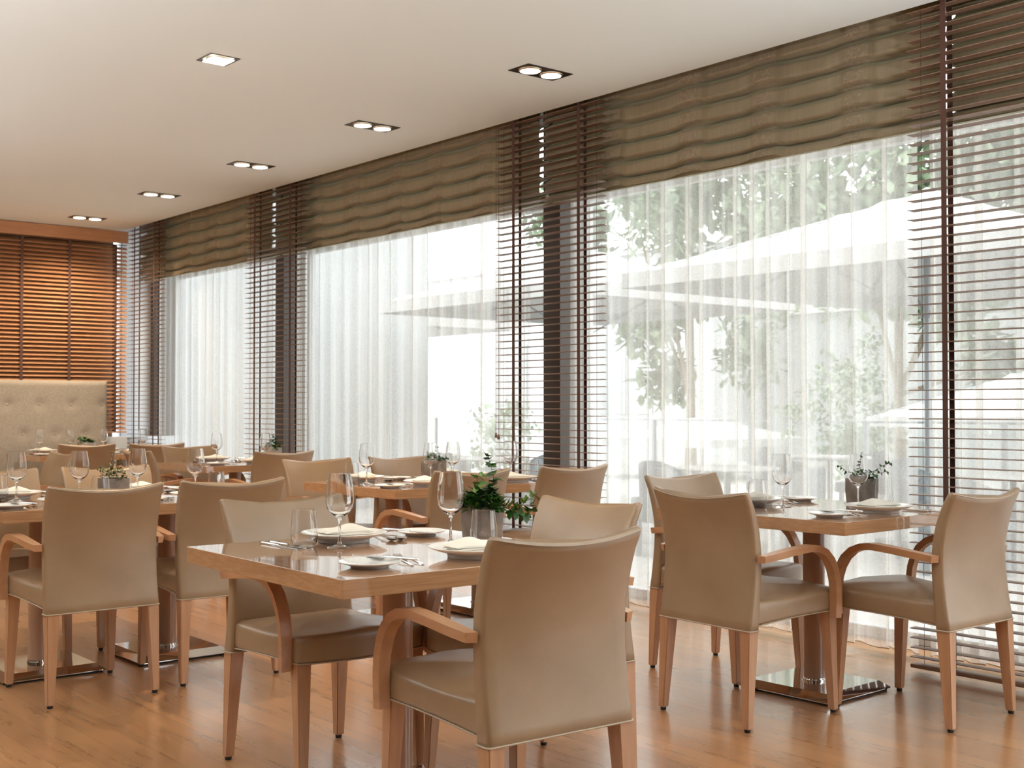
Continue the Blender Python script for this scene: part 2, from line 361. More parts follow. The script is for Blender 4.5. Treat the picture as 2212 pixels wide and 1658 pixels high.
# ------------------------------------------------------------------ roman shades
BANDS = [1.30, 1.83, 2.36, 3.41, 3.95, 4.45, 5.05, 6.24, 6.78, 7.26, 7.81, 8.36, 9.6, 10.15, 10.7, 11.25]
FOLDS = [3.06, 2.935, 2.815, 2.705, 2.60, 2.50]
def shade(y0, y1, label, seed):
    bm = bmesh.new(); uvl = bm.loops.layers.uv.new('UVMap'); ny = int((y1-y0)/0.018); nz = 84; X = 5.00
    rows = []
    zt, zb = 3.12, 2.440
    def band(y):
        d = min([abs(y-b_) for b_ in BANDS]); return d
    for i in range(ny+1):
        y = y0+(y1-y0)*i/ny; d = band(y); inb = 1.0 if d < 0.068 else 0.0
        sag = min(1.0, max(0.0, (d-0.055)/0.10)); sag = sag*sag*(3-2*sag)
        row = []
        for j in range(nz+1):
            z = zt+(zb-zt)*j/nz
            k = max([q for q in range(len(FOLDS)) if FOLDS[q] >= z], default=-1)
            top = FOLDS[k] if k >= 0 else zt; bot = FOLDS[k+1] if k+1 < len(FOLDS) else zb-0.01
            u = 0 if k < 0 else min(1, (top-z)/(top-bot))
            n1 = noise.noise(Vector((y*2.2, k*3.1+seed, 0.3))); n2 = noise.noise(Vector((y*7, z*9, seed)))
            amp = 0.056+0.028*sag+0.012*n1+(0.010 if inb else 0)
            q = min(1, u/0.42); prof = (q*q*(3-2*q))*(0.86+0.14*u)*(1 if u < 0.94 else 1-(u-0.94)/0.06*0.9)
            x = X-amp*prof*(1.0 if k >= 0 else 0)-0.006*n2-0.006*(1-sag)
            zz = z-0.018*sag*(0.35+u*0.8)*(1 if k >= 0 else 0)+0.008*n1
            row.append((bm.verts.new((x, y, zz)), inb, z))
        rows.append(row)
    for a, b_ in zip(rows, rows[1:]):
        for j in range(nz):
            f = bm.faces.new((a[j][0], b_[j][0], b_[j+1][0], a[j+1][0]))
            inb = 1.0 if (a[j][1]+b_[j][1]) > 1 else 0.0
            for lp in f.loops: lp[uvl].uv = (inb, a[j][2])
    mesh = bpy.data.meshes.new('shade'); bm.to_mesh(mesh); bm.free()
    for p_ in mesh.polygons: p_.use_smooth = True
    mesh.materials.append(M['shade'])
    o = root('roman_shade', label, 'shade', (0, 0, 0))
    c = obj('fabric', mesh, None, o)
    sm = c.modifiers.new('thick', 'SOLIDIFY'); sm.thickness = 0.003; sm.offset = -1
    b2 = bmesh.new(); ns = 24
    rings = []
    for i in range(ns+1):
        y = y0+(y1-y0)*i/ns; dz = 0.006*noise.noise(Vector((y*1.7, seed, 4)))
        rings.append([(X-0.030, y, 2.480+dz), (X-0.002, y, 2.484+dz), (X-0.002, y, 2.432+dz*0.3), (X-0.030, y, 2.432+dz*0.3)])
    loft(b2, rings); obj('bottom_bar', b2, M['shade'], o)
    bx = newbox(X+0.01, X+0.05, y0, y1, 3.12, 3.19, bev=0.003, seg=1); obj('head_rail', bx, M['dark'], o)
    return o
shade(1.3, 2.915, 'olive brown pleated shade behind the blind at the right edge', 2)
shade(2.935, 5.615, 'olive brown pleated shade over the widest right window', 5)
shade(5.66, 8.98, 'olive brown pleated shade over the middle window', 9)
shade(9.04, 11.75, 'olive brown pleated shade over the farthest window', 13)

# ------------------------------------------------------------------ wooden venetian blinds
def venetian(width, ztop, zbot, tapes, tilt, wood_m, tape_m, label, loc, rz, tassels=None, pitch=0.042, sw=0.05, head=0.045, topz=None):
    """slats run along local x, the room side is local -y"""
    o = root('venetian_blind', label, 'blind', loc, rz)
    hw = width/2; s = bmesh.new(); z = zbot+0.035; rnd = random.Random(int(width*100))
    while z < ztop-0.01:
        ca, sa = cos(tilt), sin(tilt); t = 0.0016
        prof = [(-sw/2, 0), (-sw/4, 0.0013), (0, 0.0018), (sw/4, 0.0013), (sw/2, 0)]
        jit = rnd.uniform(-0.0012, 0.0012)
        ring = []
        for (u, w_) in prof: ring.append((u*ca-(w_+t)*sa, u*sa+(w_+t)*ca))
        for (u, w_) in prof[::-1]: ring.append((u*ca-(w_-t)*sa, u*sa+(w_-t)*ca))
        loft(s, [[(x, a, z+b_+jit) for (a, b_) in ring] for x in (-hw, hw)])
        z += pitch
    obj('slats', s, wood_m, o, angle=50)
    obj('head_rail', newbox(-hw, hw, -0.028, 0.028, ztop, ztop+head, bev=0.003, seg=1), wood_m, o)
    obj('bottom_rail', newbox(-hw, hw, -0.026, 0.026, zbot-0.012, zbot+0.006, bev=0.004), wood_m, o)
    for tx in tapes:
        for yy in (-sw/2-0.002, sw/2+0.002):
            obj('ladder_tape', newbox(tx-0.0125, tx+0.0125, yy-0.0007, yy+0.0007, zbot, ztop), tape_m, o, smooth=False)
    for tx in (-hw+0.055, hw-0.055):
        c_ = bmesh.new(); tube(c_, [(tx, 0, zbot), (tx, 0, ztop)], 0.0011, 6); obj('lift_cord', c_, tape_m, o)
    if tassels:
        for (tx, zt_) in tassels:
            c_ = bmesh.new(); tube(c_, [(tx, -0.035, zt_+0.03), (tx, -0.035, ztop)], 0.0012, 6); cc = obj('pull_cord', c_, tape_m, o)
            tz = lathe([(0, 0), (0.009, 0.003), (0.0105, 0.012), (0.006, 0.026), (0.003, 0.036), (0, 0.037)], 12)
            for v_ in tz.verts: v_.co.x += tx; v_.co.y -= 0.035; v_.co.z += zt_-0.005
            obj('tassel', tz, wood_m, cc)
    return o
R90 = -pi/2    # local +y -> world +x ; local x -> world -y
BX = 4.845
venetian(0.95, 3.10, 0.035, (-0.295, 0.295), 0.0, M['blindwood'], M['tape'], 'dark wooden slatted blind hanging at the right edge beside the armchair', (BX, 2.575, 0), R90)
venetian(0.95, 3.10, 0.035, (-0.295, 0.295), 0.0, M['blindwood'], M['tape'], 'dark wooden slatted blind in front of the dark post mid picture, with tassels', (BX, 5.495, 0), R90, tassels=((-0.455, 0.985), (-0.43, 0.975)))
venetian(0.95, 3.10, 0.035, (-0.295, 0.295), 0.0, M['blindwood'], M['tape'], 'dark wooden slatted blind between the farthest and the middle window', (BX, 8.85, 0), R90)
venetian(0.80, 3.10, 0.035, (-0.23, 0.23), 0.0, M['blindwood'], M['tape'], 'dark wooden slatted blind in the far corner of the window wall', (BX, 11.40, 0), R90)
# wide blind on the back wall (local x -> world x, room side -y)
bw = venetian(3.66, 2.80, 0.93, tuple(x-3.03 for x in (1.56, 2.01, 2.46, 2.92, 3.37, 3.825, 4.278, 4.739)), radians(33), M['blindwarm'], M['tape2'],
         'wide reddish wooden slatted blind on the back wall above the booth', (3.03, 11.93, 0), 0, head=0.0, pitch=0.040)
obj('valance', newbox(-1.83, 1.83, -0.045, -0.031, 2.815, 2.935, bev=0.003, seg=1), M['blindwarm'], bw)

# ------------------------------------------------------------------ recessed ceiling lights
def downlight(loc, label, two=True, group=None, tilts=(0, 0), power=34, cone=80):
    """fixture set flush in the ceiling: dark box, reflectors, lenses"""
    o = root('recessed_downlight', label, 'ceiling light', loc, 0, group)
    w, d = (0.30, 0.152) if two else (0.15, 0.15)
    b = bmesh.new()
    # rim frame
    box(b, -w/2-0.006, w/2+0.006, -d/2-0.006, -d/2+0.004, -0.004, -0.0005); box(b, -w/2-0.006, w/2+0.006, d/2-0.004, d/2+0.006, -0.004, -0.0005)
    box(b, -w/2-0.006, -w/2+0.004, -d/2+0.004, d/2-0.004, -0.004, -0.0005); box(b, w/2-0.004, w/2+0.006, -d/2+0.004, d/2-0.004, -0.004, -0.0005)
    obj('rim', b, M['housing'], o, smooth=False)
    b = bmesh.new(); box(b, -w/2+0.004, w/2-0.004, -d/2+0.004, d/2-0.004, -0.003, -0.0008)
    obj('housing', b, M['housing'], o, smooth=False)
    xs = (-0.073, 0.073) if two else (0.0,)
    for x, tl in zip(xs, tilts):
        r_ = lathe([(0.060, 0.0), (0.062, -0.003), (0.058, -0.007), (0.050, -0.006)], 28)
        for v_ in r_.verts: v_.co.x += x; v_.co.z -= 0.0035
        rr = obj('reflector', r_, M['reflector'], o)
        l_ = lathe([(0, -0.0085), (0.035, -0.008), (0.059, -0.006)], 28) if two else newbox(-0.060, 0.060, -0.060, 0.060, -0.0075, -0.004, bev=0.002)
        for v_ in l_.verts: v_.co.x += x; v_.co.z -= 0.0035
        obj('lens', l_, M['lamp'], rr)
        sp_ = light('spot', 'SPOT', (loc[0]+x, loc[1], loc[2]-0.02), (0, tl, 0), energy=power, color=WARM, spot_size=radians(cone), spot_blend=0.75, shadow_soft_size=0.045)
    return o
names = ['nearest the camera on the right', 'second from the camera in the row', 'third in the row, mid ceiling', 'fourth in the row', 'farthest in the row, by the back wall']
for i in range(5):
    downlight((4.215, 4.84+1.61*i, CEIL), 'twin recessed ceiling light, '+names[i], True, 'twin ceiling lights in a row by the windows', power=60 if i == 4 else 36, cone=140 if i == 4 else 80)
downlight((2.80, 5.71, CEIL), 'small single square ceiling light at upper left', False, None, (0,), 150)
# square fittings added out of view to brighten the table, floor and back wall
for k, (x, y, pw) in enumerate([(2.5, 3.0, 55), (0.35, 3.95, 120), (1.0, 8.4, 60), (2.65, 10.6, 75), (1.2, 10.6, 50)]):
    downlight((x, y, CEIL), 'small square ceiling light added outside the picture', False, 'square ceiling lights added outside the picture', (0,), pw, 150 if y > 10 else 48)
# fill lamps on stands, added outside the picture to brighten the ceiling
def added_uplight(x, y, z, power, label, r_=0.22):
    o = root('added_uplighter', label, 'lamp', (x, y, 0))
    obj('bowl', lathe([(0.02, z-0.10), (0.14, z-0.085), (0.24, z-0.03), (0.27, z+0.02), (0.262, z+0.02), (0.232, z-0.025), (0.135, z-0.077), (0.02, z-0.09)], 32), M['white'], o)
    b = bmesh.new(); tube(b, [(0, 0, 0.02), (0, 0, z-0.09)], 0.014, 10); obj('stem', b, M['housing'], o)
    obj('base', lathe([(0, 0), (0.15, 0), (0.15, 0.015), (0.02, 0.03), (0, 0.03)], 28), M['housing'], o)
    light('added_uplight', 'AREA', (x, y, z+0.015), (pi, 0, 0), shape='DISK', size=2*r_, energy=power, color=(0.94, 0.97, 1.0))
added_uplight(-0.3, 4.3, 1.75, 70, 'added fill uplighter left of the picture'); added_uplight(-0.7, 1.4, 1.75, 60, 'added fill uplighter left behind the camera')
added_uplight(3.6, 0.9, 1.75, 78, 'added fill uplighter right of the camera'); added_uplight(-0.9, 8.0, 1.75, 165, 'added fill uplighter far left')

# ------------------------------------------------------------------ armchair
def rrect(hw, hd, r_, n=5):
    pts = []
    for (cx, cy, a0) in ((hw-r_, hd-r_, 0), (-hw+r_, hd-r_, 90), (-hw+r_, -hd+r_, 180), (hw-r_, -hd+r_, 270)):
        for k in range(n+1):
            a = radians(a0+90*k/n); pts.append((cx+r_*cos(a), cy+r_*sin(a)))
    return pts
def densify(pts, step=0.03):
    out = []
    for i, p_ in enumerate(pts):
        q = pts[(i+1) % len(pts)]; d = sqrt((p_[0]-q[0])**2+(p_[1]-q[1])**2); n = max(1, int(d/step))
        for k in range(n): out.append((p_[0]+(q[0]-p_[0])*k/n, p_[1]+(q[1]-p_[1])*k/n))
    return out
REAR = [(0.36, -0.253), (0.42, -0.243), (0.48, -0.234), (0.56, -0.226), (0.64, -0.225), (0.72, -0.237), (0.80, -0.260), (0.87, -0.290)]
THICK = [(0.36, 0.058), (0.47, 0.050), (0.60, 0.047), (0.74, 0.043), (0.87, 0.032)]
def shell_ring(z, hw, inset=0.0, dz=0.0):
    yr = smoothtab(REAR, z); th = interp(THICK, z)
    pts = densify(rrect(hw-inset, th/2-inset*0.9, max(0.002, min(0.013, th/2-0.001)-inset), 4), 0.03)
    k = max(0, (z-0.40)/0.46)
    out = []
    for (x, y) in pts:
        cv = 0.030*k*(1-(x/hw)**2)
        out.append((x, yr+th/2+y-cv, z+dz+0.026*k*(x/0.235)**2-0.016*k))
    return out
def make_chair():
    o = root('armchair', 'x', 'chair')
    b = bmesh.new(); rings = []
    hw = lambda z: 0.2300+0.008*max(0, (z-0.60)/0.245)
    rings.append(shell_ring(0.36, 0.230, 0.006, -0.002)); 
    zs = [0.364+0.466*i/15 for i in range(16)]
    for z in zs: rings.append(shell_ring(z, hw(z)))
    for (dz, ins) in ((0.006, 0.001), (0.011, 0.004), (0.0145, 0.008), (0.016, 0.0125)): rings.append(shell_ring(0.845, 0.238, ins, dz-0.004))
    loft(b, rings); sh = obj('backrest', b, M['leather'], o, angle=60)
    # hem piping round the foot of the shell and up the rear edges
    pr = bmesh.new(); ring = shell_ring(0.362, 0.232); ring = [Vector(p_) for p_ in ring]; tube(pr, ring+[ring[0]], 0.0028, 6)
    obj('piping', pr, M['piping'], sh)
    pr = bmesh.new(); tube(pr, [Vector(shell_ring(0.845, 0.236, 0, 0.004)[i]) for i in range(len(shell_ring(0.845, 0.236))) if shell_ring(0.845, 0.236)[i][1] < smoothtab(REAR, 0.845)+0.008-0.030*0.97*(1-(shell_ring(0.845, 0.236)[i][0]/0.234)**2)], 0.0017, 6)
    obj('seam', pr, M['piping'], sh)
    # seat
    def outline(hwf, hwr, yf, yr, bulge, r_=0.03, n=6):
        pts = []
        for k in range(13):
            t = k/12; x = hwf-2*hwf*t; pts.append((x, yf+bulge*(1-(x/hwf)**2)))
        # round front corners slightly
        pts[0] = (hwf-0.006, yf-0.002); pts[-1] = (-hwf+0.006, yf-0.002)
        pts = [(hwf, yf-0.02)]+pts+[(-hwf, yf-0.02)]
        for k in range(1, 9): t = k/9; pts.append((-(hwf+(hwr-hwf)*t), yf-0.02+(yr-yf+0.02)*t))
        for k in range(7): t = k/6; pts.append((-hwr+2*hwr*t, yr))
        for k in range(1, 9): t = k/9; pts.append(((hwr+(hwf-hwr)*t), yr+(yf-0.02-yr)*t))
        return pts
    base = outline(0.236, 0.217, 0.248, -0.205, 0.040)
    def seat_ring(z0, z1, s, lift):
        cx, cy = 0, 0.02; out = []
        for (x, y) in base:
            t = (y+0.205)/0.46; zz = (z1 if lift else z0)
            if lift: zb = 0.470+0.014*t+0.012*sin(pi*min(1, max(0, t)))*(-1 if abs(x) > 0.2 else 1)*0.0
            out.append((cx+(x-cx)*s, cy+(y-cy)*s, 0))
        return out
    def seat_z_edge(y): t = (y+0.205)/0.49; return 0.462+0.020*t-0.010*sin(pi*min(1, max(0, t)))
    def seat_z_bot(y): t = (y+0.205)/0.49; return 0.374+0.020*t+0.006*sin(pi*min(1, max(0, t)))
    b = bmesh.new(); rings = []
    def ring(s, fz): return [((x)*s, 0.02+(y-0.02)*s, fz(x*s, 0.02+(y-0.02)*s)) for (x, y) in base]
    rings.append(ring(0.965, lambda x, y: seat_z_bot(y)-0.001)); rings.append(ring(0.995, lambda x, y: seat_z_bot(y)+0.003))
    rings.append(ring(1.0, lambda x, y: seat_z_bot(y)+0.012)); rings.append(ring(1.004, lambda x, y: (seat_z_bot(y)+seat_z_edge(y))/2))
    rings.append(ring(1.0, lambda x, y: seat_z_edge(y)-0.018)); rings.append(ring(0.992, lambda x, y: seat_z_edge(y)-0.008))
    rings.append(ring(0.972, lambda x, y: seat_z_edge(y)-0.001))
    for s in (0.93, 0.85, 0.72, 0.55, 0.35, 0.12):
        rings.append(ring(s, lambda x, y: seat_z_edge(y)+0.030*(1-s**2)+0.004*noise.noise(Vector((x*9, y*9, 1)))))
    loft(b, rings); st = obj('seat', b, M['leather'], o, angle=60)
    pr = bmesh.new(); rg = ring(1.001, lambda x, y: seat_z_bot(y)+0.001); tube(pr, [Vector(p_) for p_ in rg]+[Vector(rg[0])], 0.0022, 6); obj('piping', pr, M['piping'], st)
    # legs
    def leg(x0, x1, yt0, yt1, fx, fy, zt, sx):
        b = bmesh.new(); h = 0.0145
        r0 = [(x0, yt0, zt), (x1, yt0, zt), (x1, yt1, zt), (x0, yt1, zt)]
        r1 = [(fx-h, fy-h, 0.012), (fx+h, fy-h, 0.012), (fx+h, fy+h, 0.012), (fx-h, fy+h, 0.012)]
        vs = loft(b, [r0, r1]); bmesh.ops.bevel(b, geom=[e for e in b.edges], offset=0.0025, segments=2, affect='EDGES')
        lg = obj('leg', b, M['beech'], o)
        g = lathe([(0, 0.0), (0.0105, 0.0), (0.0115, 0.003), (0.0115, 0.013), (0, 0.013)], 12)
        for v_ in g.verts: v_.co.x += fx; v_.co.y += fy
        obj('glide', g, M['rubber'], lg)
    for s in (-1, 1):
        leg(*sorted((s*0.228, s*0.180)), -0.251, -0.198, s*0.2135, -0.246, 0.366, s)
        leg(*sorted((s*0.232, s*0.184)), 0.195, 0.243, s*0.2165, 0.240, 0.404, s)
    # arms: bent beech strip outside the seat
    path = [(0.2060, 0.372), (0.2075, 0.42), (0.2070, 0.47), (0.2010, 0.515), (0.1870, 0.557), (0.1640, 0.595), (0.1300, 0.625), (0.0900, 0.6415), (0.0450, 0.6465), (0.0, 0.6445), (-0.06, 0.639), (-0.13, 0.631), (-0.205, 0.621)]
    for s in (-1, 1):
        b = bmesh.new(); rings = []; n = len(path)
        for i, (y, z) in enumerate(path):
            p0 = path[max(i-1, 0)]; p1 = path[min(i+1, n-1)]; d = Vector((p1[0]-p0[0], p1[1]-p0[1])).normalized(); nn_ = Vector((d.y, -d.x))
            if nn_.y < 0 and nn_.x < 0: nn_ = -nn_
            nn_ = Vector((d.y, -d.x))  # outward (front/up)
            th = 0.013; w0 = 0.2375; w1 = 0.2375+interp([(0, 0.036), (6, 0.042), (9, 0.046), (12, 0.040)], i)
            if i == n-1: w1 = 0.2375+0.030
            a = Vector((y, z))+nn_*th; c_ = Vector((y, z))-nn_*th
            ee = 0.012 if i == n-1 else 0
            rings.append([(s*w0, a.x-ee, a.y), (s*w1, a.x, a.y), (s*(w1-0.004), c_.x, c_.y), (s*w0, c_.x-ee, c_.y)])
        loft(b, rings); bmesh.ops.bevel(b, geom=[e for e in b.edges if len(e.link_faces) == 2 and e.calc_face_angle(0) > 0.6], offset=0.002, segments=2, affect='EDGES')
        ar = obj('armrest', b, M['beech_y'], o, angle=40)
    return o
chair = Kind(make_chair())

# ------------------------------------------------------------------ tables
def make_table(w, d):
    o = root('dining_table', 'x', 'table')
    top = newbox(-w/2, w/2, -d/2, d/2, 0.702, 0.75, bev=0.0012, seg=1)
    obj('table_top', top, M['table'], o, smooth=False)
    c_ = lathe([(0.0445, 0.046), (0.0445, 0.7015)], 40); obj('column', c_, M['column'], o)
    cc = lathe([(0.0, 0.040), (0.050, 0.040), (0.050, 0.046), (0.0446, 0.047), (0.0446, 0.052), (0.0, 0.052)], 40)
    b = bmesh.new(); h = 0.2215; t = 0.187
    loft(b, [[(-h, -h, 0.010), (h, -h, 0.010), (h, h, 0.010), (-h, h, 0.010)], [(-h, -h, 0.013), (h, -h, 0.013), (h, h, 0.013), (-h, h, 0.013)],
             [(-t, -t, 0.040), (t, -t, 0.040), (t, t, 0.040), (-t, t, 0.040)]])
    bs = obj('base_plate', b, M['chrome'], o, smooth=False)
    obj('collar', cc, M['chrome'], bs)
    b = bmesh.new(); box(b, -h+0.012, h-0.012, -h+0.012, h-0.012, 0.0, 0.0098); obj('base_pad', b, M['rubber'], bs, smooth=False)
    return o
tab_big = Kind(make_table(0.92, 0.92)); tab_small = Kind(make_table(0.60, 0.92))
T1 = (2.06, 3.01); T2 = (4.234, 3.129); L1 = (1.87, 5.555); L2 = (2.472, 5.555); T3a = (3.822, 5.63); T3b = (4.424, 5.63); T5 = (4.35, 8.56); T6a = (3.90, 11.15); T6b = (4.502, 11.15)
tab_big.put((*T1, 0), radians(-1.3), 'square wooden table on a column, nearest, laid with glasses and an ivy pot')
tab_big.put((*T2, 0), radians(1.2), 'square wooden table on the right by the bright window')
tab_small.put((*L1, 0), 0, 'wooden table at the left edge behind the large chair back')
tab_small.put((*L2, 0), 0, 'wooden table joined to the left edge table on its right')
tab_small.put((*T3a, 0), 0, 'wooden table in mid picture behind the nearest table, left half of the pair')
tab_small.put((*T3b, 0), 0, 'wooden table in mid picture by the window, right half of the pair')
tab_big.put((*T5, 0), 0, 'square wooden table far back in front of the middle window')
tab_small.put((*T6a, 0), 0, 'wooden table by the tufted booth, left half of the far pair')
tab_small.put((*T6b, 0), 0, 'wooden table by the tufted booth, right half of the far pair')

# chairs: facing +Y is 0
F, Bk, Lf, Rt = 0, pi, pi/2, -pi/2      # facing +y, -y, -x, +x
G = 'cream leather armchairs round the tables'
def seat_at(x, y, rz, label): chair.put((x, y, 0), rz, 'cream leather armchair, '+label, G)
seat_at(2.060, 2.510, radians(-3.5), 'largest, its back to us at the nearest table')
seat_at(2.10, 3.505, Bk, 'facing us behind the left side of the nearest table')
seat_at(2.565, 3.00, Lf, 'right of the nearest table, behind the large foreground back')
seat_at(3.735, 3.07, Rt+radians(-2), 'its broad back to us, left side of the right table')
seat_at(4.262, 2.645, F, 'seen from the side at the right edge by the blind')
seat_at(4.235, 3.605, Bk, 'far side of the right table, close to the sheer curtain')
seat_at(1.882, 5.07, F, 'large cream back at far left foreground')
seat_at(2.460, 5.09, F+radians(-3), 'its back to us just left of the nearest table corner')
seat_at(1.880, 6.06, Bk, 'cut by the left edge, far side of the left table')
seat_at(2.475, 6.07, Bk, 'far side of the left pair, behind the boxwood pot')
seat_at(3.735, 5.07, F, 'its back to us behind the ivy of the nearest table')
seat_at(4.435, 5.08, F, 'its back to us by the window, right half of the middle pair')
seat_at(3.83, 6.20, Bk, 'facing us at the left far side of the middle pair')
seat_at(4.44, 6.20, Bk, 'facing us at the right far side of the middle pair')
seat_at(4.33, 8.02, F, 'its back to us in front of the blind between two windows')
seat_at(3.83, 8.54, Rt, 'left side of the far square table, half hidden by boxwood')
seat_at(4.34, 9.08, Bk, 'far side of the far square table')
seat_at(3.93, 10.62, radians(-10), 'its back to us before the booth, left of two')
seat_at(4.47, 10.42, radians(-10), 'its back to us before the far corner, right of two')
seat_at(2.76, 8.52, Lf, 'orange-lit, standing alone at left before the booth')

# ------------------------------------------------------------------ booth
def make_booth():
    o = root('tufted_booth', 'grey beige tufted booth against the back wall at left', 'booth', (0, 0, 0))
    x0, x1, z0, z1, yb = 1.2, 4.60, 0.40, 1.43, 11.86
    b = bmesh.new(); nx, nz = 170, 60; btn = [(3.644-0.298*k, 1.20) for k in range(-3, 9)]+[(3.495-0.298*k, 0.92) for k in range(-3, 9)]
    front = []
    for j in range(nz+1):
        z = z0+(z1-z0)*j/nz; row = []
        for i in range(nx+1):
            x = x0+(x1-x0)*i/nx
            e = min(x-x0, x1-x, z1-z, 0.05)/0.05; e = max(0.0, e); y = yb-0.14+0.045*(1-sqrt(max(0, 1-(1-e)**2)))
            for (bx, bz) in btn:
                r_ = sqrt((x-bx)**2+((z-bz))**2)
                if r_ < 0.11: y += 0.018*(1-r_/0.11)**2.2
                if abs(x-bx) < 0.012 and bz-0.28 < z < bz: y += 0.0025*(1-abs(x-bx)/0.012)
            row.append(b.verts.new((x+0.0, y, z)))
        front.append(row)
    for a, c_ in zip(front, front[1:]):
        for i in range(nx): b.faces.new((a[i], a[i+1], c_[i+1], c_[i]))
    # sides and top close back to the wall side
    bk = {}
    edge = [front[0][0]]+[r_[0] for r_ in front[1:]]+front[-1][1:]+[r_[-1] for r_ in front[-2::-1]]
    bv = [b.verts.new((v_.co.x, yb, v_.co.z)) for v_ in edge]
    for i in range(len(edge)-1): b.faces.new((edge[i], edge[i+1], bv[i+1], bv[i]))
    bw_ = obj('backrest', b, M['booth'], o, angle=60)
    for (bx, bz) in btn:
        d = lathe([(0, 0.0), (0.011, -0.001), (0.012, -0.004), (0.008, -0.008), (0, -0.009)], 12)
        for v_ in d.verts: v_.co = Vector((bx+v_.co.x, yb-0.122+v_.co.z, bz+v_.co.y))
        if x0+0.05 < bx < x1-0.05: obj('button', d, M['booth'], bw_)
    obj('seat_cushion', newbox(x0, x1, 11.44, 11.73, 0.34, 0.47, bev=0.03, seg=4), M['booth'], o)
    obj('plinth', newbox(x0+0.02, x1-0.02, 11.50, 11.85, 0.0, 0.338), M['housing'], o, smooth=False)
    return o
make_booth()

# ------------------------------------------------------------------ tableware prototypes
def wine():
    out = [(0, 0.0), (0.036, 0.0), (0.0375, 0.0012), (0.036, 0.0024), (0.022, 0.005), (0.009, 0.010), (0.0050, 0.018), (0.0038, 0.035), (0.0036, 0.062), (0.0042, 0.078), (0.0075, 0.087), (0.018, 0.095), (0.031, 0.106), (0.0395, 0.121), (0.0430, 0.139), (0.0428, 0.158), (0.0400, 0.182), (0.0358, 0.206), (0.0330, 0.222)]
    inn = [(0.0320, 0.2224), (0.0346, 0.206), (0.0388, 0.182), (0.0416, 0.158), (0.0418, 0.139), (0.0383, 0.1225), (0.0295, 0.108), (0.0165, 0.0985), (0.006, 0.094), (0, 0.0933)]
    return lathe(out+inn, 40)
def tumbler():
    out = [(0, 0.0), (0.026, 0.0), (0.033, 0.004), (0.0395, 0.018), (0.0415, 0.036), (0.0405, 0.060), (0.0372, 0.090), (0.0345, 0.112)]
    inn = [(0.0333, 0.1124), (0.036, 0.090), (0.0392, 0.060), (0.0402, 0.037), (0.038, 0.020), (0.031, 0.009), (0.02, 0.0075), (0, 0.0075)]
    return lathe(out+inn, 36)
def plate(R, H, foot):
    return lathe([(0, 0.003), (foot-0.004, 0.003), (foot-0.003, 0.0), (foot, 0.0), (foot+0.002, H*0.30), (foot+0.010, H*0.42), (R*0.85, H*0.66), (R-0.002, H-0.003), (R, H-0.0005), (R-0.002, H+0.001), (R*0.84, H*0.78+0.001), (foot+0.012, H*0.56), (foot, H*0.46), (foot-0.012, H*0.44), (0, H*0.44)], 56)
def ribbon(pts, th):
    """closed flat shape from (x, halfwidth, z) stations along x"""
    b = bmesh.new(); rings = []
    for (x, w_, z) in pts: rings.append([(x, -w_, z), (x, w_, z), (x, w_*0.8, z+th), (x, -w_*0.8, z+th)])
    loft(b, rings); return b
def knife():
    b = ribbon([(-0.11, 0.0005, 0.001), (-0.095, 0.0075, 0.001), (-0.04, 0.0095, 0.001), (-0.005, 0.0090, 0.001), (0.0, 0.0045, 0.001)], 0.0012)
    loft(b, [[(x, w_*cos(a), 0.0042+h*sin(a)) for a in [2*pi*k/8 for k in range(8)]] for (x, w_, h) in ((0.0, 0.0042, 0.0030), (0.02, 0.0048, 0.0036), (0.10, 0.0066, 0.0040), (0.112, 0.0062, 0.0036), (0.115, 0.003, 0.002))])
    return b
def fork():
    b = bmesh.new()
    for k in range(4):
        y = -0.0090+0.0060*k
        rr = []
        for (x, z, w_) in ((-0.098, 0.0075, 0.0007), (-0.085, 0.0048, 0.0013), (-0.070, 0.0025, 0.0016), (-0.052, 0.0015, 0.0018)): rr.append([(x, y-w_, z), (x, y+w_, z), (x, y+w_, z+0.0015), (x, y-w_, z+0.0015)])
        loft(b, rr)
    rr = []
    for (x, w_, z, t) in ((-0.053, 0.0112, 0.0012, 0.0018), (-0.043, 0.0112, 0.0016, 0.0020), (-0.030, 0.0075, 0.0030, 0.0022), (-0.018, 0.0030, 0.0048, 0.0028), (0.01, 0.0026, 0.0050, 0.0030), (0.06, 0.0042, 0.0022, 0.0028), (0.092, 0.0068, 0.0008, 0.0024), (0.098, 0.0045, 0.0006, 0.002)):
        rr.append([(x, -w_, z), (x, w_, z), (x, w_*0.8, z+t), (x, -w_*0.8, z+t)])
    loft(b, rr); return b
def spoon():
    b = bmesh.new(); n = 7; rings = []
    st = [(-0.098, 0.004), (-0.090, 0.0135), (-0.078, 0.0185), (-0.066, 0.0190), (-0.054, 0.0155), (-0.044, 0.0090), (-0.034, 0.0034)]
    for (x, w_) in st:
        dpt = 0.009*sin(pi*min(1, max(0, (x+0.098)/0.064)))
        top = [(x, -w_+2*w_*k/(n-1), 0.010-dpt*(1-(2*k/(n-1)-1)**2)) for k in range(n)]
        bot = [(px, py, pz-0.0015) for (px, py, pz) in top[::-1]]
        rings.append(top+bot)
    loft(b, rings)
    rr = []
    for (x, w_, z, t) in ((-0.035, 0.0032, 0.0085, 0.0026), (-0.015, 0.0026, 0.0075, 0.0030), (0.02, 0.0028, 0.0055, 0.0030), (0.06, 0.0042, 0.0022, 0.0028), (0.092, 0.0068, 0.0008, 0.0024), (0.098, 0.0045, 0.0006, 0.002)):
        rr.append([(x, -w_, z), (x, w_, z), (x, w_*0.8, z+t), (x, -w_*0.8, z+t)])
    loft(b, rr); return b
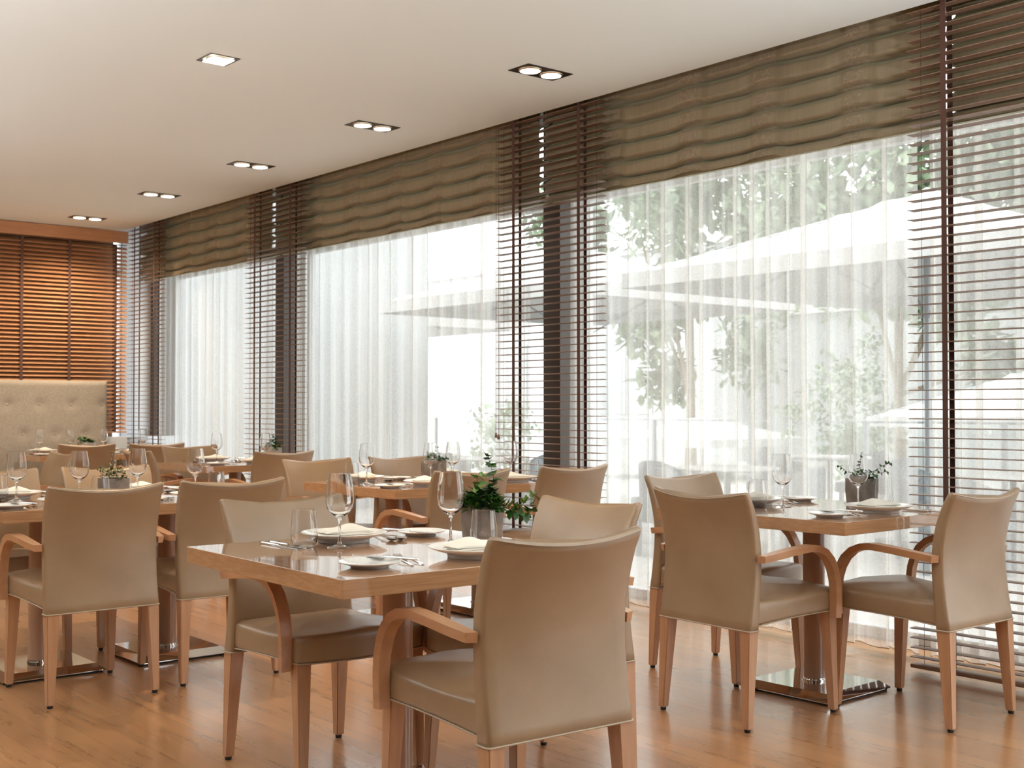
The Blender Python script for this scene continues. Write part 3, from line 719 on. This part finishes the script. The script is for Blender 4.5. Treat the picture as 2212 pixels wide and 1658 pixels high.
def napkin():
    """a linen square folded to a long pad, upper fold bellied"""
    b = bmesh.new()
    for lay, (L_, Wd, z0, th, off, ph) in enumerate([(0.165, 0.092, 0.0, 0.006, 0.0, 0.3), (0.168, 0.094, 0.0065, 0.006, 0.003, 1.2), (0.160, 0.092, 0.0130, 0.011, -0.006, 2.2)]):
        nx, ny = 20, 10; vs = []
        def zz(u, v_): 
            e = 1-abs(2*u-1)**6; belly = 0.016*(lay/2.0)*math.exp(-((u-0.40)/0.22)**2)*(1-(2*v_-1)**2)
            return z0+th*e*(1-(abs(2*v_-1))**8*0.5)+belly+0.0012*sin(5*u+ph)+0.001*sin(7*v_+ph)
        top = [[b.verts.new((-L_/2+L_*i/nx+off, -Wd/2+Wd*j/ny+0.003*sin(3*i/nx+ph), zz(i/nx, j/ny))) for j in range(ny+1)] for i in range(nx+1)]
        bot = [[b.verts.new((-L_/2+L_*i/nx+off, -Wd/2+Wd*j/ny+0.003*sin(3*i/nx+ph), z0)) for j in range(ny+1)] for i in range(nx+1)]
        for i in range(nx):
            for j in range(ny):
                b.faces.new((top[i][j], top[i+1][j], top[i+1][j+1], top[i][j+1])); b.faces.new((bot[i][j], bot[i][j+1], bot[i+1][j+1], bot[i+1][j]))
        for i in range(nx):
            b.faces.new((top[i][0], bot[i][0], bot[i+1][0], top[i+1][0])); b.faces.new((top[i][ny], top[i+1][ny], bot[i+1][ny], bot[i][ny]))
        for j in range(ny):
            b.faces.new((top[0][j], top[0][j+1], bot[0][j+1], bot[0][j])); b.faces.new((top[nx][j], bot[nx][j], bot[nx][j+1], top[nx][j+1]))
    return b
def proto(name, bm, m_, cat): return Kind(tag(obj(name, bm, m_, angle=40), 'x', cat))
K = {'wine': proto('wine_glass', wine(), M['glass'], 'wine glass'), 'tumbler': proto('water_tumbler', tumbler(), M['glass'], 'tumbler'),
     'plate': proto('dinner_plate', plate(0.135, 0.030, 0.080), M['porcelain'], 'plate'), 'side': proto('side_plate', plate(0.083, 0.016, 0.050), M['porcelain'], 'plate'),
     'napkin': proto('folded_napkin', napkin(), M['linen'], 'napkin'), 'knife': proto('table_knife', knife(), M['steel'], 'knife'),
     'fork': proto('table_fork', fork(), M['steel'], 'fork'), 'spoon': proto('table_spoon', spoon(), M['steel'], 'spoon')}
GR = {'wine': 'wine glasses on the tables', 'tumbler': 'water tumblers on the tables', 'plate': 'dinner plates on the tables', 'side': 'side plates on the tables',
      'napkin': 'folded napkins on the plates', 'knife': 'knives on the tables', 'fork': 'forks on the tables', 'spoon': 'spoons on the tables'}
WHAT = {'wine': 'empty stemmed wine glass', 'tumbler': 'clear rounded water tumbler', 'plate': 'cream dinner plate under a napkin', 'side': 'small cream side plate',
        'napkin': 'cream folded linen napkin on a plate', 'knife': 'steel knife', 'fork': 'steel fork', 'spoon': 'steel spoon'}
def put(kind, x, y, z, rz, where, pitch=0.0):
    o = K[kind].put((x, y, z), rz, WHAT[kind]+', '+where, GR[kind])
    if pitch: o.rotation_euler = (0, pitch, rz)
    return o
def setting(T, half, rot, where, silver='fork', kx=1.0, skip=(), ppx=None):
    """one cover; local -y is the sitter"""
    c_, s_ = cos(rot), sin(rot)
    def P(x, y): return T[0]+c_*x-s_*y, T[1]+s_*x+c_*y
    def a(kind, x, y, z, r_, w_, pitch=0.0):
        if kind in skip: return
        px, py = P(x*kx, y); put(kind, px, py, 0.7505+z, rot+r_, w_, pitch)
    px = 0.04 if ppx is None else ppx
    a('plate', px, -0.285, 0, 0, where); a('napkin', px+0.003, -0.285, 0.0175, radians(-8), where)
    a('side', -0.285 if kx == 1 else -0.235/kx*0.92, -0.285, 0, 0, where)
    sx = -0.285 if kx == 1 else -0.235/kx*0.92
    if 'knife' not in skip:
        px_, py_ = P((sx+0.060)*kx, -0.262); put('knife', px_, py_, 0.7505+0.0165, rot+radians(-72), 'resting on the side plate, '+where)
        for dx in (0.0, 0.030):
            px_, py_ = P((0.205+dx)*kx, -0.29); put('knife', px_, py_, 0.7505, rot+radians(-90), ('inner' if dx == 0 else 'outer')+' one right of the plate, '+where)
    if silver not in skip:
        for dx in (0.0, 0.034):
            px_, py_ = P((-0.165+dx)*kx, -0.245 if silver == 'fork' else -0.27); put(silver, px_, py_, 0.7505, rot+radians(-103), ('outer' if dx == 0 else 'inner')+' one beside the side plate, '+where)
    return P
# nearest table
P = setting(T1, 0.46, 0, 'near side of the nearest table', 'fork', ppx=0.07)
put('wine', 2.262, 3.020, 0.7505, 0, 'beside the ivy pot on the nearest table'); put('tumbler', 2.285, 2.885, 0.7505, 0, 'in front of the ivy pot on the nearest table')
setting(T1, 0.46, pi, 'left far side of the nearest table', 'spoon', ppx=0.01)
put('wine', 1.951, 3.160, 0.7505, 0, 'at left on the nearest table beside the tumbler'); put('tumbler', 1.879, 3.245, 0.7505, 0, 'leftmost glass on the nearest table')
# right table
setting(T2, 0.46, 0, 'near side of the right table', 'spoon')
put('wine', 4.428, 3.045, 0.7505, 0, 'beside the plant pot on the right table'); put('tumbler', 4.634, 3.055, 0.7505, 0, 'in front of the pot on the right table')
setting(T2, 0.46, pi, 'far left side of the right table', 'fork')
put('wine', 4.200, 3.262, 0.7505, 0, 'at left on the right table'); put('tumbler', 4.120, 3.330, 0.7505, 0, 'at left edge of the right table beside the wine glass')
# middle pair
setting(T3a, 0.3, 0, 'near side of the middle left table', 'fork', kx=0.80)
setting(T3a, 0.3, pi, 'far side of the middle left table', 'spoon', kx=0.80)
put('wine', 3.662, 5.655, 0.7505, 0, 'leftmost on the middle pair'); put('tumbler', 3.66, 5.80, 0.7505, 0, 'leftmost on the middle pair')
put('wine', 4.02, 5.555, 0.7505, 0, 'in front of the grey pot on the middle pair')
put('tumbler', 4.05, 5.46, 0.7505, 0, 'near the grey pot on the middle pair')
setting(T3b, 0.3, 0, 'near side of the middle right table', 'fork', kx=0.80)
setting(T3b, 0.3, pi, 'far side of the middle right table', 'spoon', kx=0.80)
put('wine', 4.255, 5.66, 0.7505, 0, 'right of the grey pot on the middle pair'); put('wine', 4.600, 5.555, 0.7505, 0, 'rightmost on the middle pair, before the blind')
put('tumbler', 4.665, 5.43, 0.7505, 0, 'rightmost on the middle pair')
# left pair
setting(L1, 0.3, 0, 'near side of the left edge table', 'fork', kx=0.80)
setting(L1, 0.3, pi, 'far side of the left edge table', 'spoon', kx=0.80)
put('wine', 1.800, 5.655, 0.7505, 0, 'leftmost of all, on the left edge table'); put('tumbler', 1.742, 5.72, 0.7505, 0, 'at the very left edge of the picture')
put('wine', 2.045, 5.55, 0.7505, 0, 'left of the boxwood pot, above the large chair back'); put('tumbler', 2.10, 5.44, 0.7505, 0, 'left of the boxwood pot, above the large chair back')
setting(L2, 0.3, 0, 'near side of the second left table', 'fork', kx=0.80)
setting(L2, 0.3, pi, 'far side of the second left table', 'spoon', kx=0.80)
put('wine', 2.375, 5.68, 0.7505, 0, 'right of the boxwood pot'); put('tumbler', 2.335, 5.76, 0.7505, 0, 'right of the boxwood pot')
put('wine', 2.605, 5.535, 0.7505, 0, 'rightmost on the left pair, above the second chair back'); put('tumbler', 2.665, 5.435, 0.7505, 0, 'rightmost on the left pair')
# far square table
setting(T5, 0.46, 0, 'near side of the far square table', 'fork')
setting(T5, 0.46, pi, 'far side of the far square table', 'spoon')
put('wine', 4.262, 8.690, 0.7505, 0, 'at left on the far square table'); put('tumbler', 4.12, 8.78, 0.7505, 0, 'at left on the far square table')
put('wine', 4.575, 8.50, 0.7505, 0, 'beside the plant on the far square table')
# booth pair
for T_, nm in ((T6a, 'left'), (T6b, 'right')):
    setting(T_, 0.3, 0, 'near side of the %s booth table' % nm, 'fork', kx=0.80)
    setting(T_, 0.3, pi, 'far side of the %s booth table' % nm, 'spoon', kx=0.80)
put('wine', 3.755, 11.17, 0.7505, 0, 'leftmost on the booth tables'); put('tumbler', 3.73, 11.27, 0.7505, 0, 'leftmost on the booth tables')
put('wine', 4.06, 11.26, 0.7505, 0, 'left of the small plant before the booth'); put('wine', 4.355, 11.22, 0.7505, 0, 'right of the small plant before the booth')
put('wine', 4.655, 11.02, 0.7505, 0, 'on the booth pair, before the far corner')

# ------------------------------------------------------------------ pots with plants
def leaf(b, p_, d, up, s, kind='ivy'):
    d = d.normalized(); side = d.cross(up)
    if side.length < 1e-3: side = d.orthogonal()
    side.normalize(); nrm = side.cross(d)
    if kind == 'ivy': sh = [(0, 0), (0.10, 0.36), (0.30, 0.46), (0.42, 0.26), (0.66, 0.24), (1.0, 0)]
    else: sh = [(0, 0), (0.25, 0.20), (0.55, 0.27), (0.85, 0.15), (1.0, 0)]
    lp = [p_+d*s*u+side*s*w_+nrm*s*0.10*w_ for (u, w_) in sh]; rp_ = [p_+d*s*u-side*s*w_+nrm*s*0.10*w_ for (u, w_) in sh]
    c_ = [b.verts.new(p_+d*s*u-nrm*s*0.06*sin(pi*u)) for (u, w_) in sh]
    l_ = [c_[0]]+[b.verts.new(q) for q in lp[1:-1]]+[c_[-1]]; r_ = [c_[0]]+[b.verts.new(q) for q in rp_[1:-1]]+[c_[-1]]
    for i in range(len(sh)-1):
        for q in (l_, r_):
            f = [c_[i], c_[i+1], q[i+1], q[i]]; f2 = []
            for v_ in f:
                if v_ not in f2: f2.append(v_)
            if len(f2) >= 3:
                try: b.faces.new(f2)
                except ValueError: pass
def plant(name, label, loc, rz, pot_m, leaf_m, seed, kind='ivy', vines=(), mound=(0.055, 0.055, 90), leafs=(0.022, 0.034), size=0.105, height=0.108):
    rnd = random.Random(seed); o = root(name, label, 'potted plant', loc, rz, 'square pots with plants on the tables')
    h = size/2; b = bmesh.new()
    r0 = rrect(h-0.003, h-0.003, 0.008, 3); r1 = rrect(h, h, 0.008, 3); ri = rrect(h-0.008, h-0.008, 0.005, 3)
    loft(b, [[(x*0.97, y*0.97, 0.0) for x, y in r0], [(x*0.99, y*0.99, 0.004) for x, y in r0], [(x, y, height*0.5) for x, y in r1], [(x, y, height-0.002) for x, y in r1], [(x*0.985, y*0.985, height) for x, y in r1],
             [(x, y, height) for x, y in ri], [(x, y, height-0.018) for x, y in ri]])
    obj('pot', b, pot_m, o)
    obj('soil', newbox(-h+0.0085, h-0.0085, -h+0.0085, h-0.0085, height-0.030, height-0.012), M['soil'], o, smooth=False)
    b = bmesh.new(); R_, H_, n = mound
    for k in range(n):
        a = rnd.uniform(0, 2*pi); rr = R_*sqrt(rnd.random()); zz = height-0.01+H_*(1-(rr/R_)**2)*rnd.uniform(0.4, 1.0)
        p_ = Vector((rr*cos(a), rr*sin(a), zz)); d = Vector((cos(a)*rnd.uniform(0.4, 1), sin(a)*rnd.uniform(0.4, 1), rnd.uniform(-0.4, 0.7)))
        leaf(b, p_, d, Vector((rnd.uniform(-.3, .3), rnd.uniform(-.3, .3), 1)), rnd.uniform(*leafs), kind)
    fo = obj('foliage', b, leaf_m, o, angle=60)
    for vi, (pts, dens, young) in enumerate(vines):
        st = bmesh.new(); P_ = [Vector(q) for q in pts]; tube(st, P_, 0.0012, 5, 0.0007); obj('stem', st, M['stem'], o)
        b = bmesh.new(); total = len(P_)-1
        for k in range(dens):
            t = (k+0.5)/dens*total; i = min(int(t), total-1); p_ = P_[i].lerp(P_[i+1], t-i); dr = (P_[i+1]-P_[i]).normalized()
            sd = dr.cross(Vector((rnd.uniform(-1, 1), rnd.uniform(-1, 1), 0.3))).normalized()*(1 if k % 2 else -1)
            leaf(b, p_, sd+Vector((0, 0, rnd.uniform(-0.5, 0.3))), Vector((rnd.uniform(-.6, .6), rnd.uniform(-.6, .6), 1)), rnd.uniform(leafs[0], leafs[1])*(1.15-0.35*k/dens), kind)
        obj('vine_leaves', b, M['ivylight'] if young else leaf_m, o, angle=60)
    return o
Z = 0.7505
plant('potted_ivy', 'ivy trailing from a grey square pot on the nearest table', (2.418, 3.062, Z), radians(-14), M['pot'], M['ivy'], 3, 'ivy',
      vines=(([(0.015, -0.01, 0.12), (0.03, -0.015, 0.16), (0.032, -0.018, 0.20), (0.022, -0.015, 0.24), (0.012, -0.015, 0.275)], 24, False),
             ([(-0.01, -0.01, 0.13), (-0.020, -0.012, 0.165), (-0.022, -0.012, 0.195), (-0.012, -0.01, 0.215)], 12, True),
             ([(0.05, 0.0, 0.115), (0.09, 0.0, 0.095), (0.13, -0.01, 0.080), (0.160, -0.015, 0.078), (0.175, -0.015, 0.105), (0.19, -0.015, 0.15)], 22, False),
             ([(0.12, -0.01, 0.085), (0.15, -0.005, 0.115), (0.185, 0, 0.130)], 6, True)), mound=(0.058, 0.070, 230), leafs=(0.025, 0.042))
plant('potted_plant', 'leafy sprigs in a brown square pot on the right table', (4.634, 3.168, Z), 0, M['pot'], M['ivy'], 8, 'ivy',
      vines=(([(0, 0, 0.11), (-0.01, 0, 0.16), (0.0, 0, 0.20), (0.005, 0, 0.225)], 16, False), ([(0.02, 0, 0.11), (0.05, -0.03, 0.14), (0.08, -0.06, 0.165), (0.105, -0.08, 0.175)], 18, False),
             ([(-0.03, 0.02, 0.11), (-0.05, 0.06, 0.15), (-0.06, 0.08, 0.165)], 10, False), ([(0.03, -0.02, 0.11), (0.05, -0.05, 0.13), (0.07, -0.09, 0.14)], 10, False)), mound=(0.05, 0.055, 80), leafs=(0.014, 0.024))
plant('potted_plant', 'small-leaved plant in a grey square pot on the middle pair', (4.148, 5.70, Z), 0, M['pot'], M['ivy'], 12, 'ivy',
      vines=(([(0.01, 0, 0.11), (0.01, 0.0, 0.16), (0.02, 0, 0.195)], 12, False), ([(-0.02, 0.02, 0.11), (-0.03, 0.03, 0.17)], 8, False), ([(0.04, -0.02, 0.11), (0.07, -0.04, 0.13)], 8, False)), mound=(0.052, 0.06, 90), leafs=(0.018, 0.028), size=0.11, height=0.115)
plant('potted_boxwood', 'bushy boxwood in a square pot on the left pair of tables', (2.232, 5.62, Z), radians(8), M['pot'], M['box'], 15, 'oval',
      vines=(([(0, 0, 0.10), (0.0, 0, 0.16), (-0.015, 0, 0.215)], 26, False), ([(0.02, 0.01, 0.10), (0.035, 0.01, 0.15), (0.04, 0, 0.185)], 22, False), ([(-0.02, 0.0, 0.10), (-0.04, 0.02, 0.13), (-0.065, 0.03, 0.135)], 16, False), ([(0.01, 0.03, 0.1), (0.015, 0.05, 0.15)], 14, False)), mound=(0.058, 0.085, 190), leafs=(0.013, 0.021), size=0.11, height=0.088)
plant('potted_plant', 'green plant in a pale pot before the blind on the far table', (4.700, 8.60, Z), 0, M['potlight'], M['ivy'], 18, 'ivy',
      vines=(([(0, 0, 0.11), (0.01, 0, 0.18), (0.0, 0, 0.215)], 12, False), ([(-0.03, 0, 0.11), (-0.05, 0, 0.15)], 8, False)), mound=(0.055, 0.085, 80), leafs=(0.02, 0.032))
plant('potted_plant', 'low green plant in a pale pot before the tufted booth', (4.205, 11.24, Z), radians(20), M['potlight'], M['ivy'], 21, 'ivy',
      vines=(([(-0.02, 0, 0.10), (-0.06, 0, 0.13), (-0.09, 0, 0.14)], 10, False), ([(0.02, 0, 0.10), (0.07, 0, 0.11), (0.1, 0, 0.10)], 10, False)), mound=(0.06, 0.055, 80), leafs=(0.022, 0.034), size=0.12, height=0.10)

# ------------------------------------------------------------------ the terrace outside
obj('ground', newbox(5.60, 60, -30, 60, -0.30, -0.12), M['terrace'], kind='structure', smooth=False)
obj('trim_9', newbox(5.46, 5.60, -4.0, 12.22, -0.12, -0.01), M['terrace'], kind='structure', smooth=False)
def parasol(c, half, ze, za, pole_off, label, arms=True):
    o = root('parasol', label, 'parasol', (c[0], c[1], -0.12)); g = 0.12
    b = bmesh.new(); n = 14
    def hz(u, v_): m_ = max(abs(u), abs(v_)); return ze+g+(za-ze)*(1-m_)-0.05*sin(pi*m_)*0.6
    for lay, off in ((0, 0.0), (1, -0.012)):
        vs = [[b.verts.new((half*(2*i/n-1), half*(2*j/n-1), hz(2*i/n-1, 2*j/n-1)+off)) for j in range(n+1)] for i in range(n+1)]
        for i in range(n):
            for j in range(n): b.faces.new((vs[i][j], vs[i+1][j], vs[i+1][j+1], vs[i][j+1]))
    # valance
    for (ax, sg) in ((0, -1), (0, 1), (1, -1), (1, 1)):
        q = [(-half, sg*half), (half, sg*half)] if ax else [(sg*half, -half), (sg*half, half)]
        v4 = [b.verts.new((*q[0], ze+g)), b.verts.new((*q[1], ze+g)), b.verts.new((*q[1], ze+g-0.14)), b.verts.new((*q[0], ze+g-0.14))]; b.faces.new(v4)
    obj('canopy', b, M['canvas'], o, angle=20)
    b = bmesh.new(); px, py = pole_off; tube(b, [(px, py, 0), (px, py, za+g-0.03)], 0.035, 12); pl = obj('pole', b, M['metalgrey'], o)
    for (sx, sy) in ((1, 1), (1, -1), (-1, 1), (-1, -1), (1, 0), (-1, 0), (0, 1), (0, -1)):
        b = bmesh.new(); tube(b, [(0, 0, za+g-0.06), (sx*half*0.98, sy*half*0.98, ze+g-0.02)], 0.014, 6); obj('rib', b, M['metalgrey'], o)
    if arms:
        for (sx, sy) in ((1, 1), (1, -1), (-1, 1), (-1, -1)):
            b = bmesh.new(); tube(b, [(px, py, ze+g-0.45), (sx*half*0.5, sy*half*0.5, ze+g+(za-ze)*0.5-0.05)], 0.012, 6); obj('strut', b, M['metalgrey'], o)
    b = newbox(px-0.35, px+0.35, py-0.35, py+0.35, 0, 0.08, bev=0.01); obj('base', b, M['metalgrey'], o)
    return o
parasol((10.2, 6.25), 2.0, 2.44, 3.22, (0, 0), 'large white square parasol on the terrace behind the widest window')
parasol((9.9, 10.6), 1.75, 2.44, 3.10, (0, 0), 'white parasol left of the large one, behind the sheer curtain')
parasol((9.6, 15.6), 1.9, 2.44, 3.1, (0, 0), 'white parasol outside the middle window')
parasol((12.6, 1.9), 1.9, 2.44, 3.2, (0, 0), 'white parasol outside behind the right edge blind')
parasol((16.2, 8.3), 1.6, 1.05, 1.75, (0, 0), 'low white parasol beyond the glass rail at right', False)
parasol((17.2, 15.2), 1.4, 0.62, 1.05, (0, 0), 'low white parasol beyond the glass rail at left', False)
# glass rail
o = root('glass_balustrade', 'glass balustrade with slim posts along the terrace edge', 'balustrade')
b = newbox(13.00, 13.012, -6, 30, 0.0, 0.98); obj('glass_panel', b, M['pane'], o, smooth=False)
b = newbox(12.985, 13.03, -6, 30, 0.98, 1.005); obj('top_rail', b, M['metalgrey'], o, smooth=False)
for k in range(20):
    b = newbox(12.98, 13.04, -5.6+1.8*k, -5.55+1.8*k, -0.12, 0.98); obj('post', b, M['metalgrey'], o, smooth=False)
# buildings
def building(x0, x1, y0, y1, z1, m_, label, wins):
    o = root('building', label, 'building'); obj('wall', newbox(x0, x1, y0, y1, -0.12, z1), m_, o, smooth=False)
    for (ya, yb_, za, zb_) in wins:
        w_ = obj('window', newbox(x0-0.03, x0-0.001, ya, yb_, za, zb_), M['facadegrey'], o, smooth=False)
        obj('window_bar', newbox(x0-0.05, x0-0.031, (ya+yb_)/2-0.03, (ya+yb_)/2+0.03, za, zb_), M['white'], w_, smooth=False)
    obj('roof_edge', newbox(x0-0.15, x1, y0, y1, z1, z1+0.12), M['white'], o, smooth=False)
building(24, 26, -6, 19, 3.4, M['facade'], 'long white building beyond the terrace', [(3, 5, 0.6, 2.2), (7, 9, 0.6, 2.2), (12.5, 14, 0.6, 2.2)])
building(23, 26, 19.2, 40, 5.2, M['facade'], 'taller white building beyond the middle window', [(22, 24, 1, 3), (27, 29, 1, 3)])
building(5.75, 9.5, 13.2, 13.5, 3.6, M['facadegrey'], 'grey blue wing wall outside the farthest window', [])
# trees and shrubs
def tree(loc, R_, H_, trunk, n, seed, label, name='tree', s=(0.20, 0.42)):
    rnd = random.Random(seed); o = root(name, label, 'tree' if name == 'tree' else 'shrub', loc); b = bmesh.new()
    cl = [(rnd.gauss(0, R_*0.42), rnd.gauss(0, R_*0.42), trunk+rnd.uniform(0, H_), rnd.uniform(0.25, 0.5)*R_) for _ in range(16)]
    for k in range(n):
        c_ = rnd.choice(cl); d = Vector((rnd.gauss(0, 1), rnd.gauss(0, 1), rnd.gauss(0, 1))).normalized(); p_ = Vector(c_[:3])+d*c_[3]*rnd.random()**0.4
        leaf(b, p_, Vector((rnd.gauss(0, 1), rnd.gauss(0, 1), rnd.gauss(-0.3, 1))), Vector((0, 0, 1)), rnd.uniform(*s), 'oval')
    obj('foliage', b, M['treeleaf'], o, smooth=False)
    if trunk > 0.3:
        b = bmesh.new(); tube(b, [(0, 0, 0), (0.05, 0.03, trunk*0.5), (0, 0, trunk+H_*0.5)], 0.14, 10, 0.05); obj('trunk', b, M['bark'], o)
        for c_ in cl[:5]:
            b = bmesh.new(); tube(b, [(0, 0, trunk*0.8), (c_[0]*0.6, c_[1]*0.6, (trunk*0.8+c_[2])/2), c_[:3]], 0.05, 6, 0.015); obj('branch', b, M['bark'], o)
    return o
tree((20.0, 18.0, -0.12), 2.2, 5.5, 1.8, 4200, 1, 'green tree beyond the terrace above the left parasol')
tree((19.6, 12.6, -0.12), 2.2, 5.5, 1.9, 4200, 2, 'green tree beyond the terrace behind the large parasol top')
tree((20.0, 7.4, -0.12), 2.2, 5.2, 1.9, 4000, 3, 'green tree beyond the terrace at far right')
tree((19.5, 2.0, -0.12), 2.2, 5.2, 1.6, 4000, 4, 'green tree behind the right edge blind')
tree((16.2, 11.4, -0.12), 0.8, 1.7, 0.2, 1300, 5, 'green shrub beyond the glass rail near the right table', 'shrub', (0.08, 0.16))
for k, (x, y) in enumerate([(34, 1), (34, 9.5), (34, 18), (34, 26.5), (34, 35)]):
    tree((x, y, -0.12), 3.4, 6.5, 4.0, 4200, 30+k, 'tall green tree above the building roof, '+['farthest right', 'second from right', 'behind the right building end', 'behind the taller building', 'farthest left'][k], s=(0.3, 0.55))
tree((14.4, 5.0, -0.12), 1.0, 1.6, 0.2, 1200, 6, 'green shrub beyond the glass rail, right one', 'shrub', (0.08, 0.16))
tree((14.4, 17.6, -0.12), 0.9, 1.2, 0.1, 900, 7, 'green shrub outside the middle window', 'shrub', (0.08, 0.16))
tree((22.6, 15.2, -0.12), 1.0, 2.6, 0.2, 1000, 8, 'tall narrow shrub before the white building', 'shrub', (0.08, 0.18))
# terrace furniture
def out_table(loc, label):
    o = root('terrace_table', label, 'table', (loc[0], loc[1], -0.12), 0, 'round tables on the terrace')
    b = lathe([(0, 0.72), (0.44, 0.72), (0.45, 0.735), (0.44, 0.75), (0, 0.75)], 36); obj('table_top', b, M['canvas'], o)
    b = lathe([(0.24, 0.0), (0.24, 0.02), (0.04, 0.04), (0.03, 0.1), (0.03, 0.72)], 20); obj('pedestal', b, M['metalgrey'], o)
    return o
def make_out_chair():
    o = root('terrace_chair', 'x', 'chair'); b = newbox(-0.27, 0.27, -0.25, 0.27, 0.32, 0.44, bev=0.02); obj('seat', b, M['wicker'], o)
    b = bmesh.new(); rings = []
    for k in range(15):
        a = pi+pi*k/14; x, y = 0.29*cos(a), 0.29*sin(a)+0.02; x2, y2 = 0.24*cos(a), 0.24*sin(a)+0.02; h = 0.62+0.16*sin(pi*k/14)
        rings.append([(x, y, 0.30), (x*1.05, y*1.05, h), (x2*1.05, y2*1.05, h), (x2, y2, 0.30)])
    loft(b, rings); obj('backrest', b, M['wicker'], o)
    for (sx, sy) in ((1, 1), (1, -1), (-1, 1), (-1, -1)):
        b = newbox(sx*0.22-0.02, sx*0.22+0.02, sy*0.20-0.02, sy*0.20+0.02, 0, 0.32); obj('leg', b, M['metalgrey'], o, smooth=False)
    return o
ochair = Kind(make_out_chair())
for i, (x, y, nm) in enumerate([(8.6, 7.3, 'seen left of the right table through the curtain'), (9.4, 5.0, 'seen under the large parasol behind the right table'), (8.3, 10.4, 'seen outside the post between the windows'), (11.4, 8.2, 'farther out near the glass rail')]):
    out_table((x, y), 'white round terrace table, '+nm)
    for j, (dx, dy, a) in enumerate([(-0.72, 0, -pi/2), (0.72, 0, pi/2), (0, 0.72, pi), (0, -0.72, 0)]):
        ochair.put((x+dx, y+dy, -0.12), a, ('grey wicker chair, %s side, table ' % ['room', 'far', 'left', 'right'][j])+nm, 'wicker chairs on the terrace')
